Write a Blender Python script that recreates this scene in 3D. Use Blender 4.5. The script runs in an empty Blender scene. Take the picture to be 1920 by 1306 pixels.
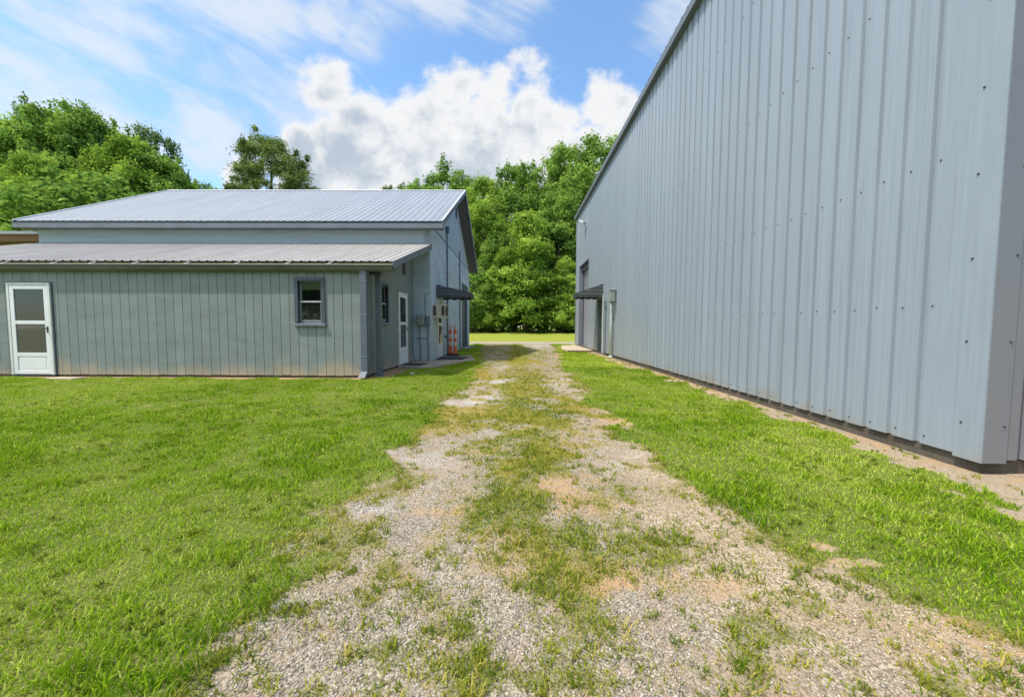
import bpy, bmesh, math, random
import numpy as np
from mathutils import Vector, Matrix

R = math.radians
rng = np.random.default_rng(7)
random.seed(7)
scene = bpy.context.scene
col = scene.collection

# ------------------------------------------------------------------ camera
F, CX, CY = 710.0, 960.0, 653.0
CAMZ = 1.25
_a = Vector((6, 40, -F)).normalized()               # world +Y in camera axes
_u = Vector((0.004, 1, 0)); _u = (_u - _a * _u.dot(_a)).normalized()
_x = _a.cross(_u).normalized()
W2C = Matrix((_x, _a, _u)).transposed()             # columns are the world axes
C2W = W2C.transposed()
cam_d = bpy.data.cameras.new('camera'); cam = bpy.data.objects.new('camera', cam_d); col.objects.link(cam)
cam_d.sensor_width = 36; cam_d.lens = 36 * F / 1920
cam_d.clip_end = 3000; cam_d.clip_start = 0.05
cam.matrix_world = Matrix.Translation((0, 0, CAMZ)) @ C2W.to_4x4()
scene.camera = cam

def ray(px, py):
    return C2W @ Vector(((px - CX) / F, -(py - CY) / F, -1))
def gp(px, py):                                      # where a line of sight meets the ground
    d = ray(px, py); t = -CAMZ / d.z
    return (d.x * t, d.y * t)
def atY(px, py, Y):
    d = ray(px, py); t = Y / d.y
    return Vector((d.x * t, Y, CAMZ + d.z * t))

# ------------------------------------------------------------------ node helpers
def N(nt, typ, ins=None, **props):
    n = nt.nodes.new(typ)
    for k, v in props.items(): setattr(n, k, v)
    for k, v in (ins or {}).items():
        if isinstance(v, bpy.types.NodeSocket): nt.links.new(v, n.inputs[k])
        else: n.inputs[k].default_value = v
    return n
def M(nt, op, a, b=0.0, c=0.0, clamp=False):
    n = nt.nodes.new('ShaderNodeMath'); n.operation = op; n.use_clamp = clamp
    for i, v in enumerate((a, b, c)):
        if isinstance(v, bpy.types.NodeSocket): nt.links.new(v, n.inputs[i])
        else: n.inputs[i].default_value = v
    return n.outputs[0]
def MIX(nt, f, a, b, blend='MIX'):
    n = nt.nodes.new('ShaderNodeMix'); n.data_type = 'RGBA'; n.blend_type = blend
    for i, v in ((0, f), (6, a), (7, b)):
        if isinstance(v, bpy.types.NodeSocket): nt.links.new(v, n.inputs[i])
        elif i: n.inputs[i].default_value = (*v[:3], 1)
        else: n.inputs[i].default_value = v
    return n.outputs[2]
def SS(nt, v, lo, hi):
    n = nt.nodes.new('ShaderNodeMapRange'); n.interpolation_type = 'SMOOTHSTEP'
    for k, x in (('Value', v), ('From Min', lo), ('From Max', hi)):
        if isinstance(x, bpy.types.NodeSocket): nt.links.new(x, n.inputs[k])
        else: n.inputs[k].default_value = x
    return n.outputs[0]
def NOISE(nt, vec, scale, detail=4, rough=.55, dist=0.0):
    n = N(nt, 'ShaderNodeTexNoise', {'Vector': vec, 'Scale': scale, 'Detail': detail, 'Roughness': rough, 'Distortion': dist})
    return n.outputs[0]
def MAPV(nt, vec, scale=(1, 1, 1), rot=(0, 0, 0), loc=(0, 0, 0)):
    return N(nt, 'ShaderNodeMapping', {'Vector': vec, 'Scale': scale, 'Rotation': rot, 'Location': loc}).outputs[0]

def new_mat(name):
    m = bpy.data.materials.new(name); m.use_nodes = True
    nt = m.node_tree; nt.nodes.clear()
    out = nt.nodes.new('ShaderNodeOutputMaterial')
    b = nt.nodes.new('ShaderNodeBsdfPrincipled')
    nt.links.new(b.outputs[0], out.inputs[0])
    pos = nt.nodes.new('ShaderNodeNewGeometry').outputs['Position']
    return m, nt, b, pos, out

def paint(name, c, rough=.6, var=.15, scale=2.0, fine=30.0, bump=0.0, bscale=60.0, metallic=0.0, spec=.5,
          stretch=(1, 1, 1), dirt=None, low=None, green=None, plank=None, streak=None):
    """painted / weathered surface: broad and fine tone variation, optional dirt blotches,
    optional splash stain up to a height (low=(colour, top)), optional algae colour"""
    m, nt, b, pos, out = new_mat(name)
    v = MAPV(nt, pos, stretch)
    n1 = NOISE(nt, v, scale, 5); n2 = NOISE(nt, v, fine, 3)
    t = M(nt, 'ADD', M(nt, 'MULTIPLY', n1, .65), M(nt, 'MULTIPLY', n2, .35))
    t = SS(nt, t, .3, .7)
    cc = MIX(nt, t, [x * (1 - var) for x in c], [min(1, x * (1 + var)) for x in c])
    if dirt:
        d = NOISE(nt, MAPV(nt, pos, stretch, loc=(3, 7, 1)), dirt[1], 7, .65)
        cc = MIX(nt, M(nt, 'MULTIPLY', SS(nt, d, .5, .72), dirt[2]), cc, dirt[0])
    z = N(nt, 'ShaderNodeSeparateXYZ', {0: pos}).outputs[2]
    if low:
        nn = NOISE(nt, MAPV(nt, pos, (1, 1, .5)), 1.6, 5, .6)
        e = M(nt, 'ADD', z, M(nt, 'MULTIPLY', M(nt, 'SUBTRACT', nn, .5), -low[1] * 2.4))
        f = M(nt, 'SUBTRACT', 1.0, SS(nt, e, 0.0, low[1]))
        cc = MIX(nt, M(nt, 'MULTIPLY', f, low[2]), cc, low[0])
    if green:
        nn = NOISE(nt, MAPV(nt, pos, (1.5, 1.5, .35)), 1.3, 4, .6)
        cc = MIX(nt, M(nt, 'MULTIPLY', SS(nt, nn, .45, .72), green[1]), cc, green[0])
    if plank:                                           # each board faded a little differently, chipped at the foot
        s3 = N(nt, 'ShaderNodeSeparateXYZ', {0: pos})
        q = M(nt, 'FLOOR', M(nt, 'DIVIDE', M(nt, 'ADD', s3.outputs[0], s3.outputs[1]), plank))
        wn = N(nt, 'ShaderNodeTexWhiteNoise', {'W': q}, noise_dimensions='1D').outputs[0]
        cc = MIX(nt, M(nt, 'MULTIPLY', wn, .5), cc, (.80, .82, .80), 'MULTIPLY')
        ch = NOISE(nt, MAPV(nt, pos, (6, 6, 9)), 3.0, 5, .7)
        e2 = M(nt, 'ADD', ch, M(nt, 'MULTIPLY', z, -.9))
        cc = MIX(nt, SS(nt, e2, .58, .62), cc, (.10, .075, .055))
    if streak:                                          # rain streaks running down the sheet
        s3 = N(nt, 'ShaderNodeSeparateXYZ', {0: pos})
        st = NOISE(nt, MAPV(nt, pos, (5, 5, .12)), 3.0, 6, .65)
        cc = MIX(nt, M(nt, 'MULTIPLY', SS(nt, st, .54, .74), streak[1]), cc, streak[0])
        cc = MIX(nt, M(nt, 'MULTIPLY', SS(nt, NOISE(nt, MAPV(nt, pos, (2, 9, .25), loc=(4, 1, 2)), 2.0, 5, .6), .56, .75), streak[1] * .8), cc, [x * 1.22 for x in c])
    nt.links.new(cc, b.inputs['Base Color'])
    b.inputs['Metallic'].default_value = metallic
    b.inputs['Specular IOR Level'].default_value = spec
    rr = M(nt, 'ADD', rough - .08, M(nt, 'MULTIPLY', n2, .16))
    nt.links.new(rr, b.inputs['Roughness'])
    if bump:
        h = NOISE(nt, v, bscale, 4)
        nt.links.new(N(nt, 'ShaderNodeBump', {'Strength': bump, 'Distance': .01, 'Height': h}).outputs[0], b.inputs['Normal'])
    return m

def block_mat(name, c, low=None):
    m, nt, b, pos, out = new_mat(name)
    s = N(nt, 'ShaderNodeSeparateXYZ', {0: pos})
    q = N(nt, 'ShaderNodeCombineXYZ', {0: M(nt, 'ADD', s.outputs[0], s.outputs[1]), 1: s.outputs[2]}).outputs[0]
    br = N(nt, 'ShaderNodeTexBrick', {'Vector': q, 'Scale': 1.0, 'Mortar Size': .008, 'Mortar Smooth': .4, 'Brick Width': .44, 'Row Height': .22,
                                      'Color1': (.9, .9, .9, 1), 'Color2': (1, 1, 1, 1), 'Mortar': (.72, .72, .72, 1)})
    n1 = NOISE(nt, pos, 1.4, 5); n2 = NOISE(nt, pos, 45, 3)
    cc = MIX(nt, SS(nt, n1, .3, .7), [x * .86 for x in c], [x * 1.08 for x in c])
    cc = MIX(nt, .6, cc, br.outputs[0], 'MULTIPLY')
    if low:
        e = M(nt, 'ADD', s.outputs[2], M(nt, 'MULTIPLY', M(nt, 'SUBTRACT', NOISE(nt, pos, 2, 4), .5), -low[1] * 2))
        cc = MIX(nt, M(nt, 'MULTIPLY', M(nt, 'SUBTRACT', 1.0, SS(nt, e, 0.0, low[1])), low[2]), cc, low[0])
    nt.links.new(cc, b.inputs['Base Color'])
    b.inputs['Roughness'].default_value = .7
    h = M(nt, 'ADD', M(nt, 'MULTIPLY', br.outputs[1], -.6), M(nt, 'MULTIPLY', n2, .35))
    nt.links.new(N(nt, 'ShaderNodeBump', {'Strength': .5, 'Distance': .012, 'Height': h}).outputs[0], b.inputs['Normal'])
    return m

def glass_mat(name, tint=(.03, .04, .04), body=.45):
    """window glass: partly see-through, mirror-like at glancing angles"""
    m, nt, b, pos, out = new_mat(name)
    tr = N(nt, 'ShaderNodeBsdfTransparent', {'Color': (.75, .8, .8, 1)})
    gl = N(nt, 'ShaderNodeBsdfGlossy', {'Color': (.9, .9, .9, 1), 'Roughness': .03})
    di = N(nt, 'ShaderNodeBsdfDiffuse', {'Color': (*tint, 1)})
    mx = N(nt, 'ShaderNodeMixShader', {0: body, 1: tr.outputs[0], 2: di.outputs[0]})
    fr = N(nt, 'ShaderNodeFresnel', {'IOR': 1.4})
    nz = NOISE(nt, pos, 3.0, 3)
    nt.links.new(N(nt, 'ShaderNodeBump', {'Strength': .05, 'Distance': .02, 'Height': nz}).outputs[0], gl.inputs['Normal'])
    mx2 = N(nt, 'ShaderNodeMixShader', {0: M(nt, 'ADD', fr.outputs[0], .02, clamp=True), 1: mx.outputs[0], 2: gl.outputs[0]})
    nt.links.new(mx2.outputs[0], out.inputs[0])
    return m

def leaf_mat(name, dark, mid, light, trans=.35, gloss=.0, tcol=None):
    m = bpy.data.materials.new(name); m.use_nodes = True
    nt = m.node_tree; nt.nodes.clear()
    out = nt.nodes.new('ShaderNodeOutputMaterial')
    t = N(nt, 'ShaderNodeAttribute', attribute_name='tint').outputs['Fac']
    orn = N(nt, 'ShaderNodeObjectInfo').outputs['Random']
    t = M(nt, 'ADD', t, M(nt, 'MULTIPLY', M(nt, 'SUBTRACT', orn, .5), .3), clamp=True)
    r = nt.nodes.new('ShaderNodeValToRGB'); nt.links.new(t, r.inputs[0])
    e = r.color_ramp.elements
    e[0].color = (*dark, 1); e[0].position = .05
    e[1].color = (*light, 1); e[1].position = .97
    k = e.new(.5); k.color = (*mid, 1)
    di = N(nt, 'ShaderNodeBsdfDiffuse', {'Color': r.outputs[0]})
    tc = MIX(nt, .6, r.outputs[0], tcol or [min(1, x * 1.6) for x in light])
    tl = N(nt, 'ShaderNodeBsdfTranslucent', {'Color': tc})
    mx = N(nt, 'ShaderNodeMixShader', {0: trans, 1: di.outputs[0], 2: tl.outputs[0]})
    res = mx.outputs[0]
    if gloss:
        g = N(nt, 'ShaderNodeBsdfGlossy', {'Color': (1, 1, 1, 1), 'Roughness': .45})
        res = N(nt, 'ShaderNodeMixShader', {0: gloss, 1: res, 2: g.outputs[0]}).outputs[0]
    nt.links.new(res, out.inputs[0])
    return m

# ------------------------------------------------------------------ mesh helpers
class MB:
    """collects boxes, prisms and tubes of ONE part"""
    def __init__(self, xf=None): self.v = []; self.f = []; self.mi = []; self.xf = xf
    def add(self, vs, fs, mi=0):
        o = len(self.v)
        for p in vs: self.v.append(tuple(self.xf(*p)) if self.xf else tuple(p))
        for f in fs: self.f.append([o + i for i in f]); self.mi.append(mi)
        return self
    def box(self, a, b, mi=0):
        x0, x1 = sorted((a[0], b[0])); y0, y1 = sorted((a[1], b[1])); z0, z1 = sorted((a[2], b[2]))
        return self.add([(x0, y0, z0), (x1, y0, z0), (x1, y1, z0), (x0, y1, z0), (x0, y0, z1), (x1, y0, z1), (x1, y1, z1), (x0, y1, z1)],
                        [(0, 3, 2, 1), (4, 5, 6, 7), (0, 1, 5, 4), (1, 2, 6, 5), (2, 3, 7, 6), (3, 0, 4, 7)], mi)
    def prism(self, poly, ext, mi=0):
        """poly: 3d points of one end, ext: vector to the other end"""
        n = len(poly); e = Vector(ext)
        vs = [Vector(p) for p in poly]; vs = vs + [p + e for p in vs]
        fs = [list(range(n))[::-1], list(range(n, 2 * n))] + [(i, (i + 1) % n, n + (i + 1) % n, n + i) for i in range(n)]
        return self.add(vs, fs, mi)
    def tube(self, pts, rad, n=8, mi=0, cap=True):
        pts = [Vector(p) for p in pts]; rr = rad if isinstance(rad, (list, tuple)) else [rad] * len(pts)
        vs = []; fs = []
        for i, p in enumerate(pts):
            d = (pts[min(i + 1, len(pts) - 1)] - pts[max(i - 1, 0)]).normalized()
            a = d.cross(Vector((0, 0, 1)) if abs(d.z) < .9 else Vector((1, 0, 0))).normalized(); b = d.cross(a)
            for k in range(n):
                t = 2 * math.pi * k / n
                vs.append(p + (a * math.cos(t) + b * math.sin(t)) * rr[i])
        for i in range(len(pts) - 1):
            for k in range(n):
                fs.append((i * n + k, i * n + (k + 1) % n, (i + 1) * n + (k + 1) % n, (i + 1) * n + k))
        if cap: fs.append(list(range(n))[::-1]); fs.append(list(range((len(pts) - 1) * n, len(pts) * n)))
        return self.add(vs, fs, mi)

WL = {}
def link_obj(name, me, mats, origin, parent):
    o = bpy.data.objects.new(name, me); col.objects.link(o)
    for m in (mats if isinstance(mats, (list, tuple)) else [mats]): me.materials.append(m)
    o.location = Vector(origin) - (WL[parent.name] if parent else Vector())
    if parent: o.parent = parent
    WL[o.name] = Vector(origin)
    return o
def build(mb, name, mats, parent=None, smooth=False, bevel=0.0, recalc=True):
    vs = np.array(mb.v, float)
    org = (vs.min(0) + vs.max(0)) / 2; org[2] = vs[:, 2].min()
    me = bpy.data.meshes.new(name)
    me.from_pydata([tuple(p) for p in vs - org], [], mb.f)
    me.polygons.foreach_set('material_index', mb.mi)
    if recalc or bevel:
        bm = bmesh.new(); bm.from_mesh(me)
        bmesh.ops.recalc_face_normals(bm, faces=bm.faces)
        if bevel:
            bmesh.ops.remove_doubles(bm, verts=bm.verts, dist=1e-5)
            bmesh.ops.bevel(bm, geom=[e for e in bm.edges if e.is_manifold and e.calc_face_angle(0) > .5], offset=bevel, segments=2, profile=.5, affect='EDGES')
        bm.to_mesh(me); bm.free()
    if smooth: me.polygons.foreach_set('use_smooth', [True] * len(me.polygons))
    me.update()
    return link_obj(name, me, mats, org, parent)
def fast_mesh(name, V, F, tint=None):
    """V (n,3), F (m,3 or 4) numpy arrays -> mesh, optional per-face tint"""
    me = bpy.data.meshes.new(name)
    k = F.shape[1]
    me.vertices.add(len(V)); me.vertices.foreach_set('co', V.astype(np.float32).ravel())
    me.loops.add(F.size); me.loops.foreach_set('vertex_index', F.astype(np.int32).ravel())
    me.polygons.add(len(F)); me.polygons.foreach_set('loop_start', (np.arange(len(F)) * k).astype(np.int32))
    me.polygons.foreach_set('loop_total', np.full(len(F), k, np.int32))
    me.update(calc_edges=True)
    if tint is not None:
        at = me.attributes.new('tint', 'FLOAT', 'FACE'); at.data.foreach_set('value', tint.astype(np.float32))
    return me
def tag(o, label=None, cat=None, group=None, kind=None):
    if label: o['label'] = label
    if cat: o['category'] = cat
    if group: o['group'] = group
    if kind: o['kind'] = kind
    return o
def thing(name, label, cat, loc, group=None):
    o = bpy.data.objects.new(name, None); col.objects.link(o); o.location = loc; o.empty_display_size = .3
    WL[o.name] = Vector(loc)
    return tag(o, label, cat, group)
def wallframe(origin, s, d):
    """local (along wall, outward, up) -> world"""
    o = Vector(origin); s = Vector(s); d = Vector(d)
    return lambda a, b, c: o + s * a + d * b + Vector((0, 0, c))

# ------------------------------------------------------------------ noise in numpy
def _hash(ix, iy, seed):
    h = (ix.astype(np.int64) * 374761393 + iy.astype(np.int64) * 668265263 + seed * 1274126177) & 0xffffffff
    h = ((h ^ (h >> 13)) * 1274126177) & 0xffffffff
    h = (h ^ (h >> 16)) & 0xffffffff
    return h / 4294967295.0
def vn(x, y, seed=0):
    ix = np.floor(x); iy = np.floor(y); fx = x - ix; fy = y - iy
    fx = fx * fx * (3 - 2 * fx); fy = fy * fy * (3 - 2 * fy)
    a = _hash(ix, iy, seed); b = _hash(ix + 1, iy, seed); c = _hash(ix, iy + 1, seed); d = _hash(ix + 1, iy + 1, seed)
    return (a * (1 - fx) + b * fx) * (1 - fy) + (c * (1 - fx) + d * fx) * fy
def fbm(x, y, seed=0, octv=4):
    s = 0; w = .5; t = 0
    for i in range(octv):
        s = s + vn(x * 2 ** i + i * 17.3, y * 2 ** i - i * 9.1, seed + i) * w; t += w; w *= .55
    return s / t
def sst(a, b, x):
    t = np.clip((x - a) / (b - a), 0, 1); return t * t * (3 - 2 * t)

# ------------------------------------------------------------------ the place: main dimensions (metres)
XR = 4.0            # left face of the tall metal building
RY0, RY1 = 3.225, 25.3
LX = -3.62          # right end wall of the low annexe
LY = 9.15           # its front wall
MX = -3.0           # gable wall of the block workshop
MY0, MY1 = 13.4, 24.7

def gz(X, Y):
    X = np.asarray(X, float); Y = np.asarray(Y, float)
    rise = .62 * sst(31.0, 43.0, Y)
    near = sst(60, 20, np.abs(Y)) if False else 1.0
    h = (fbm(X * .8, Y * .8, 31, 3) - .5) * .035 + (fbm(X * 3.1, Y * 3.1, 33, 3) - .5) * .018
    trk = -.018 * (np.exp(-((X + .72) / .33) ** 2) + np.exp(-((X - 1.12) / .36) ** 2)) * sst(27, 20, Y) + .014 * np.exp(-((X - .15) / .35) ** 2) * sst(24, 15, Y)
    flat = 1 - np.clip(sst(XR - .7, XR - .15, X) + sst(LY - .5, LY - .1, Y) * sst(-2.2, -2.9, X), 0, 1)
    return rise + (h + trk) * flat - .004

_le = [(-6, -1.0), (1.28, -1.04), (1.51, -.95), (1.72, -.9), (1.86, -1.06), (2.24, -1.15), (2.52, -1.23), (2.71, -1.02), (3.09, -1.07), (3.45, -1.05), (4.5, -1.05),
       (5.65, -1.06), (7.27, -1.08), (9, -.95), (11.5, -1.07), (15, -1.3), (20, -1.9), (27, -2.3), (60, -2.3)]
_re = [(-6, 2.3), (1.2, 2.3), (1.54, 2.07), (1.65, 1.94), (1.82, 1.83), (1.99, 1.78), (2.29, 1.72), (2.56, 1.56), (2.8, 1.51), (3.09, 1.45), (3.45, 1.33), (4.09, 1.35),
       (5.01, 1.3), (6.04, 1.22), (7.6, 1.33), (11.5, 1.5), (15, 1.8), (20, 2.3), (27, 2.6), (60, 2.6)]
# patches: centre pixel in the photo, half sizes in metres, kind, strength
_pt = [(1030, 1045, .30, .16, 'orange', .75), (930, 1010, .2, .12, 'orange', .6), (1120, 950, .25, .2, 'orange', .6), (1000, 850, .3, .35, 'moss', .7), (1060, 830, .25, .4, 'moss', .6), (950, 870, .2, .3, 'moss', .6), (1780, 1190, .3, .1, 'orange', .5), (1300, 1110, .25, .1, 'orange', .45), (1150, 785, .22, .5, 'orange', .9), (1085, 922, .24, .22, 'orange', .8), (990, 1018, .17, .10, 'orange', .9), (1085, 1062, .24, .12, 'orange', 1.), (870, 945, .2, .15, 'orange', .6),
       (1500, 995, .16, .10, 'orange', .65), (1575, 1030, .14, .12, 'orange', .6), (1880, 1165, .3, .1, 'orange', .7), (1110, 652, .8, 2.2, 'orange', .9), (1060, 668, .5, 1.6, 'orange', .7), (1200, 702, .5, .25, 'orange', .7), (1265, 705, .35, .4, 'orange', .8),
       (1197, 731, .22, .16, 'orange', .7), (1435, 787, .12, .10, 'orange', .6), (1230, 770, .15, .15, 'orange', .4), (1330, 920, .12, .1, 'orange', .5),
       (835, 775, .3, .55, 'moss', .9), (905, 768, .28, .35, 'moss', .9), (990, 795, .25, .45, 'moss', .8), (860, 800, .4, .3, 'moss', .7), (980, 675, .6, 1.2, 'moss', .8), (905, 700, .35, 1.2, 'moss', .8), (1010, 740, .5, .7, 'moss', .35), (1090, 760, .25, .8, 'moss', .5),
       (880, 720, .3, .5, 'moss', .5), (1080, 690, .3, .6, 'moss', .4),
       (940, 714, .62, .55, 'white', 1.), (880, 750, .4, .6, 'white', .9), (990, 762, .22, .35, 'white', .8), (1010, 648, 1.1, 3.0, 'white', .9), (965, 688, .5, .8, 'white', .6), (1050, 715, .4, 1.1, 'white', .5), (930, 805, .2, .2, 'white', .7), (800, 860, .25, .4, 'white', .7), (735, 950, .22, .16, 'white', .8), (1160, 860, .22, .3, 'white', .5),
       (240, 764, .35, .10, 'bare', 0.46), (330, 762, .5, .09, 'bare', 0.50), (420, 758, .4, .08, 'bare', 0.37), (470, 770, .3, .1, 'bare', 0.46), (540, 765, .3, .12, 'bare', 0.40), (590, 766, .2, .1, 'bare', 0.31),
       (10, 970, .12, .06, 'bare', 0.43), (80, 925, .1, .06, 'bare', 0.31), (290, 990, .12, .05, 'bare', 0.31), (170, 1045, .09, .05, 'bare', 0.37), (610, 965, .2, .07, 'white', .7), (550, 1035, .07, .04, 'white', .8), (610, 1100, .08, .05, 'white', .7), (540, 1150, .12, .08, 'white', .6),
       (500, 920, .1, .06, 'bare', 0.31), (700, 905, .1, .1, 'bare', 0.25), (1640, 960, .1, .06, 'bare', 0.31), (1400, 900, .1, .08, 'bare', 0.31), (1250, 905, .1, .1, 'bare', 0.25),
       (1085, 1015, .14, .16, 'tuft', .8), (1040, 1060, .16, .09, 'tuft', .9), (880, 985, .14, .14, 'tuft', .8), (1000, 900, .2, .25, 'tuft', .7), (1000, 870, .25, .4, 'tuft', .4), (1030, 940, .2, .2, 'tuft', .6), (930, 880, .12, .15, 'tuft', .5), (765, 1190, .12, .03, 'tuft', .9), (760, 905, .12, .08, 'tuft', .9),
       (1130, 1195, .03, .04, 'tuft', 1.), (1080, 1222, .035, .03, 'tuft', 1.), (1135, 1240, .03, .03, 'tuft', 1.), (1220, 1165, .05, .03, 'tuft', 1.), (1200, 1290, .06, .03, 'tuft', 1.), (900, 1140, .08, .05, 'tuft', 1.), (960, 1215, .05, .1, 'tuft', .8), (1000, 1260, .07, .06, 'tuft', .9), (830, 1250, .04, .02, 'tuft', .9), (815, 1215, .06, .03, 'tuft', .8), (850, 1160, .05, .05, 'tuft', .8), (655, 1115, .1, .07, 'tuft', .9), (1360, 1185, .06, .05, 'tuft', .9), (1420, 1215, .06, .05, 'tuft', .8), (1500, 1225, .08, .07, 'tuft', .8), (1345, 1085, .14, .05, 'tuft', .8), (1250, 1020, .15, .1, 'tuft', .8), (1270, 1060, .1, .1, 'tuft', .6), (1520, 1015, .1, .03, 'tuft', 1.), (1390, 1005, .06, .05, 'tuft', .8), (1505, 1092, .03, .03, 'tuft', 1.), (1570, 1100, .06, .04, 'tuft', 1.), (1660, 1110, .08, .03, 'tuft', 1.), (1850, 1180, .05, .03, 'tuft', .9), (1560, 1170, .05, .02, 'tuft', .9), (1390, 1060, .04, .04, 'tuft', .9), (640, 1250, .08, .06, 'tuft', .7), (700, 1290, .06, .03, 'tuft', .6), (1650, 1250, .05, .04, 'tuft', .6), (1760, 1260, .06, .04, 'tuft', .5), (1560, 1270, .06, .05, 'tuft', .7)]
_pt = [(*gp(p[0], p[1]), *p[2:]) for p in _pt]

def fields(X, Y):
    """grass cover, gravel cover, orange dirt, moss, tan tone, pale tone at ground points"""
    wx = X + (fbm(X * 1.9, Y * 1.9, 5) - .5) * .75; wy = Y + (fbm(X * 2.2, Y * 2.2, 9) - .5) * .6
    xl = np.interp(Y, [a for a, _ in _le], [b for _, b in _le]); xr = np.interp(Y, [a for a, _ in _re], [b for _, b in _re])
    drive = sst(-.38, .34, wx - xl) * sst(-.30, .30, xr - wx) * sst(29.5, 28.0, wy)
    n1 = fbm(X * 3.2, Y * 3.2, 11); n2 = fbm(X * 10, Y * 10, 12, 3); n3 = fbm(X * .9, Y * .9, 13)
    P = {k: np.zeros_like(X) for k in ('orange', 'moss', 'white', 'bare', 'tuft')}
    for (cx, cy, rx, ry, kind, st) in _pt:
        q = ((wx - cx) / rx) ** 2 + ((wy - cy) / ry) ** 2
        P[kind] = np.maximum(P[kind], st * np.exp(-q * .8) * ((.55 + .9 * n2) if kind == 'orange' else 1.0))
    mid = np.exp(-((wx - .13) / .42) ** 2) * (.5 + .16 * sst(2.5, 5.0, Y)) * sst(1.35, 2.1, Y)
    rmid = .34 * np.exp(-((wx - .85) / .3) ** 2) * sst(1.2, 1.6, Y) * sst(4.5, 2.0, Y)
    Din = .38 + mid + rmid + .26 * sst(3.2, 5.2, Y) * sst(14, 8, Y) - .22 * (np.exp(-((wx + .72) / .28) ** 2) + 1.1 * np.exp(-((wx - 1.15) / .3) ** 2)) * sst(9, 5, Y)
    Din = Din + .10 * sst(12, 20, Y) + .12 * sst(-.6, -.95, wx) * sst(2.6, 1.6, Y)
    D = drive * Din + (1 - drive) * .97
    D = D - .95 * P['bare'] - .42 * P['orange'] - .6 * P['white'] * drive - .3 * P['white'] * (1 - drive) + .62 * P['tuft'] - .10 * P['moss'] * drive
    # worn ground along the walls
    strip = sst(.26, .08, LY - wy) * sst(0, .2, 9.4 - Y) * (X < LX + .1) * (X > -16.8)
    side = sst(.75, .25, X - LX) * sst(LY - .2, LY + .15, wy) * sst(11.6, 11.2, Y)
    wr = np.interp(Y, [0, 2.4, 3.2, 4.75, 6.0, 9.0, 12, 16, 30], [.80, .66, .42, .2, .12, .18, .4, .3, .3])
    wall = sst(wr + .1, wr - .08, XR - wx + (n1 - .5) * .30) * sst(25.9, 25.2, wy)
    front = sst(3.3, 2.75, wy) * (X > XR - .1)
    worn = np.clip(strip + side + np.maximum(wall, front * .8) * (Y > -2), 0, 1)
    road = sst(28.2, 29.2, Y + (n1 - .5) * 1.2) * sst(32.4, 31.8, Y + (n1 - .5) * .6)
    D = D * (1 - worn * .93) * (1 - .9 * road)
    amp = 1.0 * drive + .55 * (1 - drive)
    g = sst(.32, .70, D + (n1 - .5) * amp + (n2 - .5) * amp * .7)
    gin = np.clip(D * 1.05 + (n1 - .5) * 1.5 + (n2 - .5) * 1.1 - .06, 0, 1) ** 1.35
    g = g * (1 - sst(.35, .9, drive)) + gin * sst(.35, .9, drive)
    gravel = np.clip(np.maximum(drive, road) + .9 * P['white'] + .8 * np.maximum(wall, front) * sst(8, 5.0, Y) * (.5 + n1), 0, 1)
    orange = np.clip(P['orange'] + .75 * side + .5 * strip + .42 * wall * sst(.4, .62, n1), 0, 1)
    tan = np.clip(drive * np.exp(-((wx - 1.5) / .65) ** 2) * sst(9, 3, Y) * (.55 + .9 * (n3 - .3)) + .5 * np.maximum(wall, front) + .25 * drive * sst(.45, .65, n3), 0, 1)
    moss = np.clip(P['moss'] * (.9 + .8 * n1) + drive * sst(.44, .60, n1) * (.30 + .35 * sst(3.0, 5.0, Y)) * sst(16, 10, Y), 0, 1)
    pale = np.clip(P['white'] + .6 * road, 0, 1)
    return g, gravel, orange, moss, tan, pale

# ------------------------------------------------------------------ ground sheet
def lines(segs):
    out = []
    for a, b, n in segs: out += list(np.linspace(a, b, n, endpoint=False))
    return np.array(out + [segs[-1][1]])
gx = lines([(-700, -60, 12), (-60, -14, 24), (-14, -3, 120), (-3, 4.4, 150), (4.4, 9, 30), (9, 60, 24), (60, 700, 12)])
gy = lines([(-120, -6, 14), (-6, .6, 44), (.6, 5, 120), (5, 12, 120), (12, 33, 150), (33, 60, 40), (60, 900, 18)])
GX, GY = np.meshgrid(gx, gy)
Vg = np.stack([GX.ravel(), GY.ravel(), gz(GX.ravel(), GY.ravel())], 1)
nx, ny = len(gx), len(gy)
ii = (np.arange(ny - 1)[:, None] * nx + np.arange(nx - 1)[None, :]).ravel()
Fg = np.stack([ii, ii + 1, ii + nx + 1, ii + nx], 1)
gme = fast_mesh('ground', Vg, Fg)
gme.polygons.foreach_set('use_smooth', np.ones(len(Fg), bool))
g_, gr_, or_, mo_, ta_, pa_ = fields(Vg[:, 0], Vg[:, 1])
def pattr(me, name, v):
    a = me.attributes.new(name, 'FLOAT', 'POINT'); a.data.foreach_set('value', v.astype(np.float32))
for k, v in (('turf', g_), ('gravel', gr_), ('clay', or_), ('moss', mo_), ('tan', ta_), ('pale', pa_)): pattr(gme, k, v)

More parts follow.
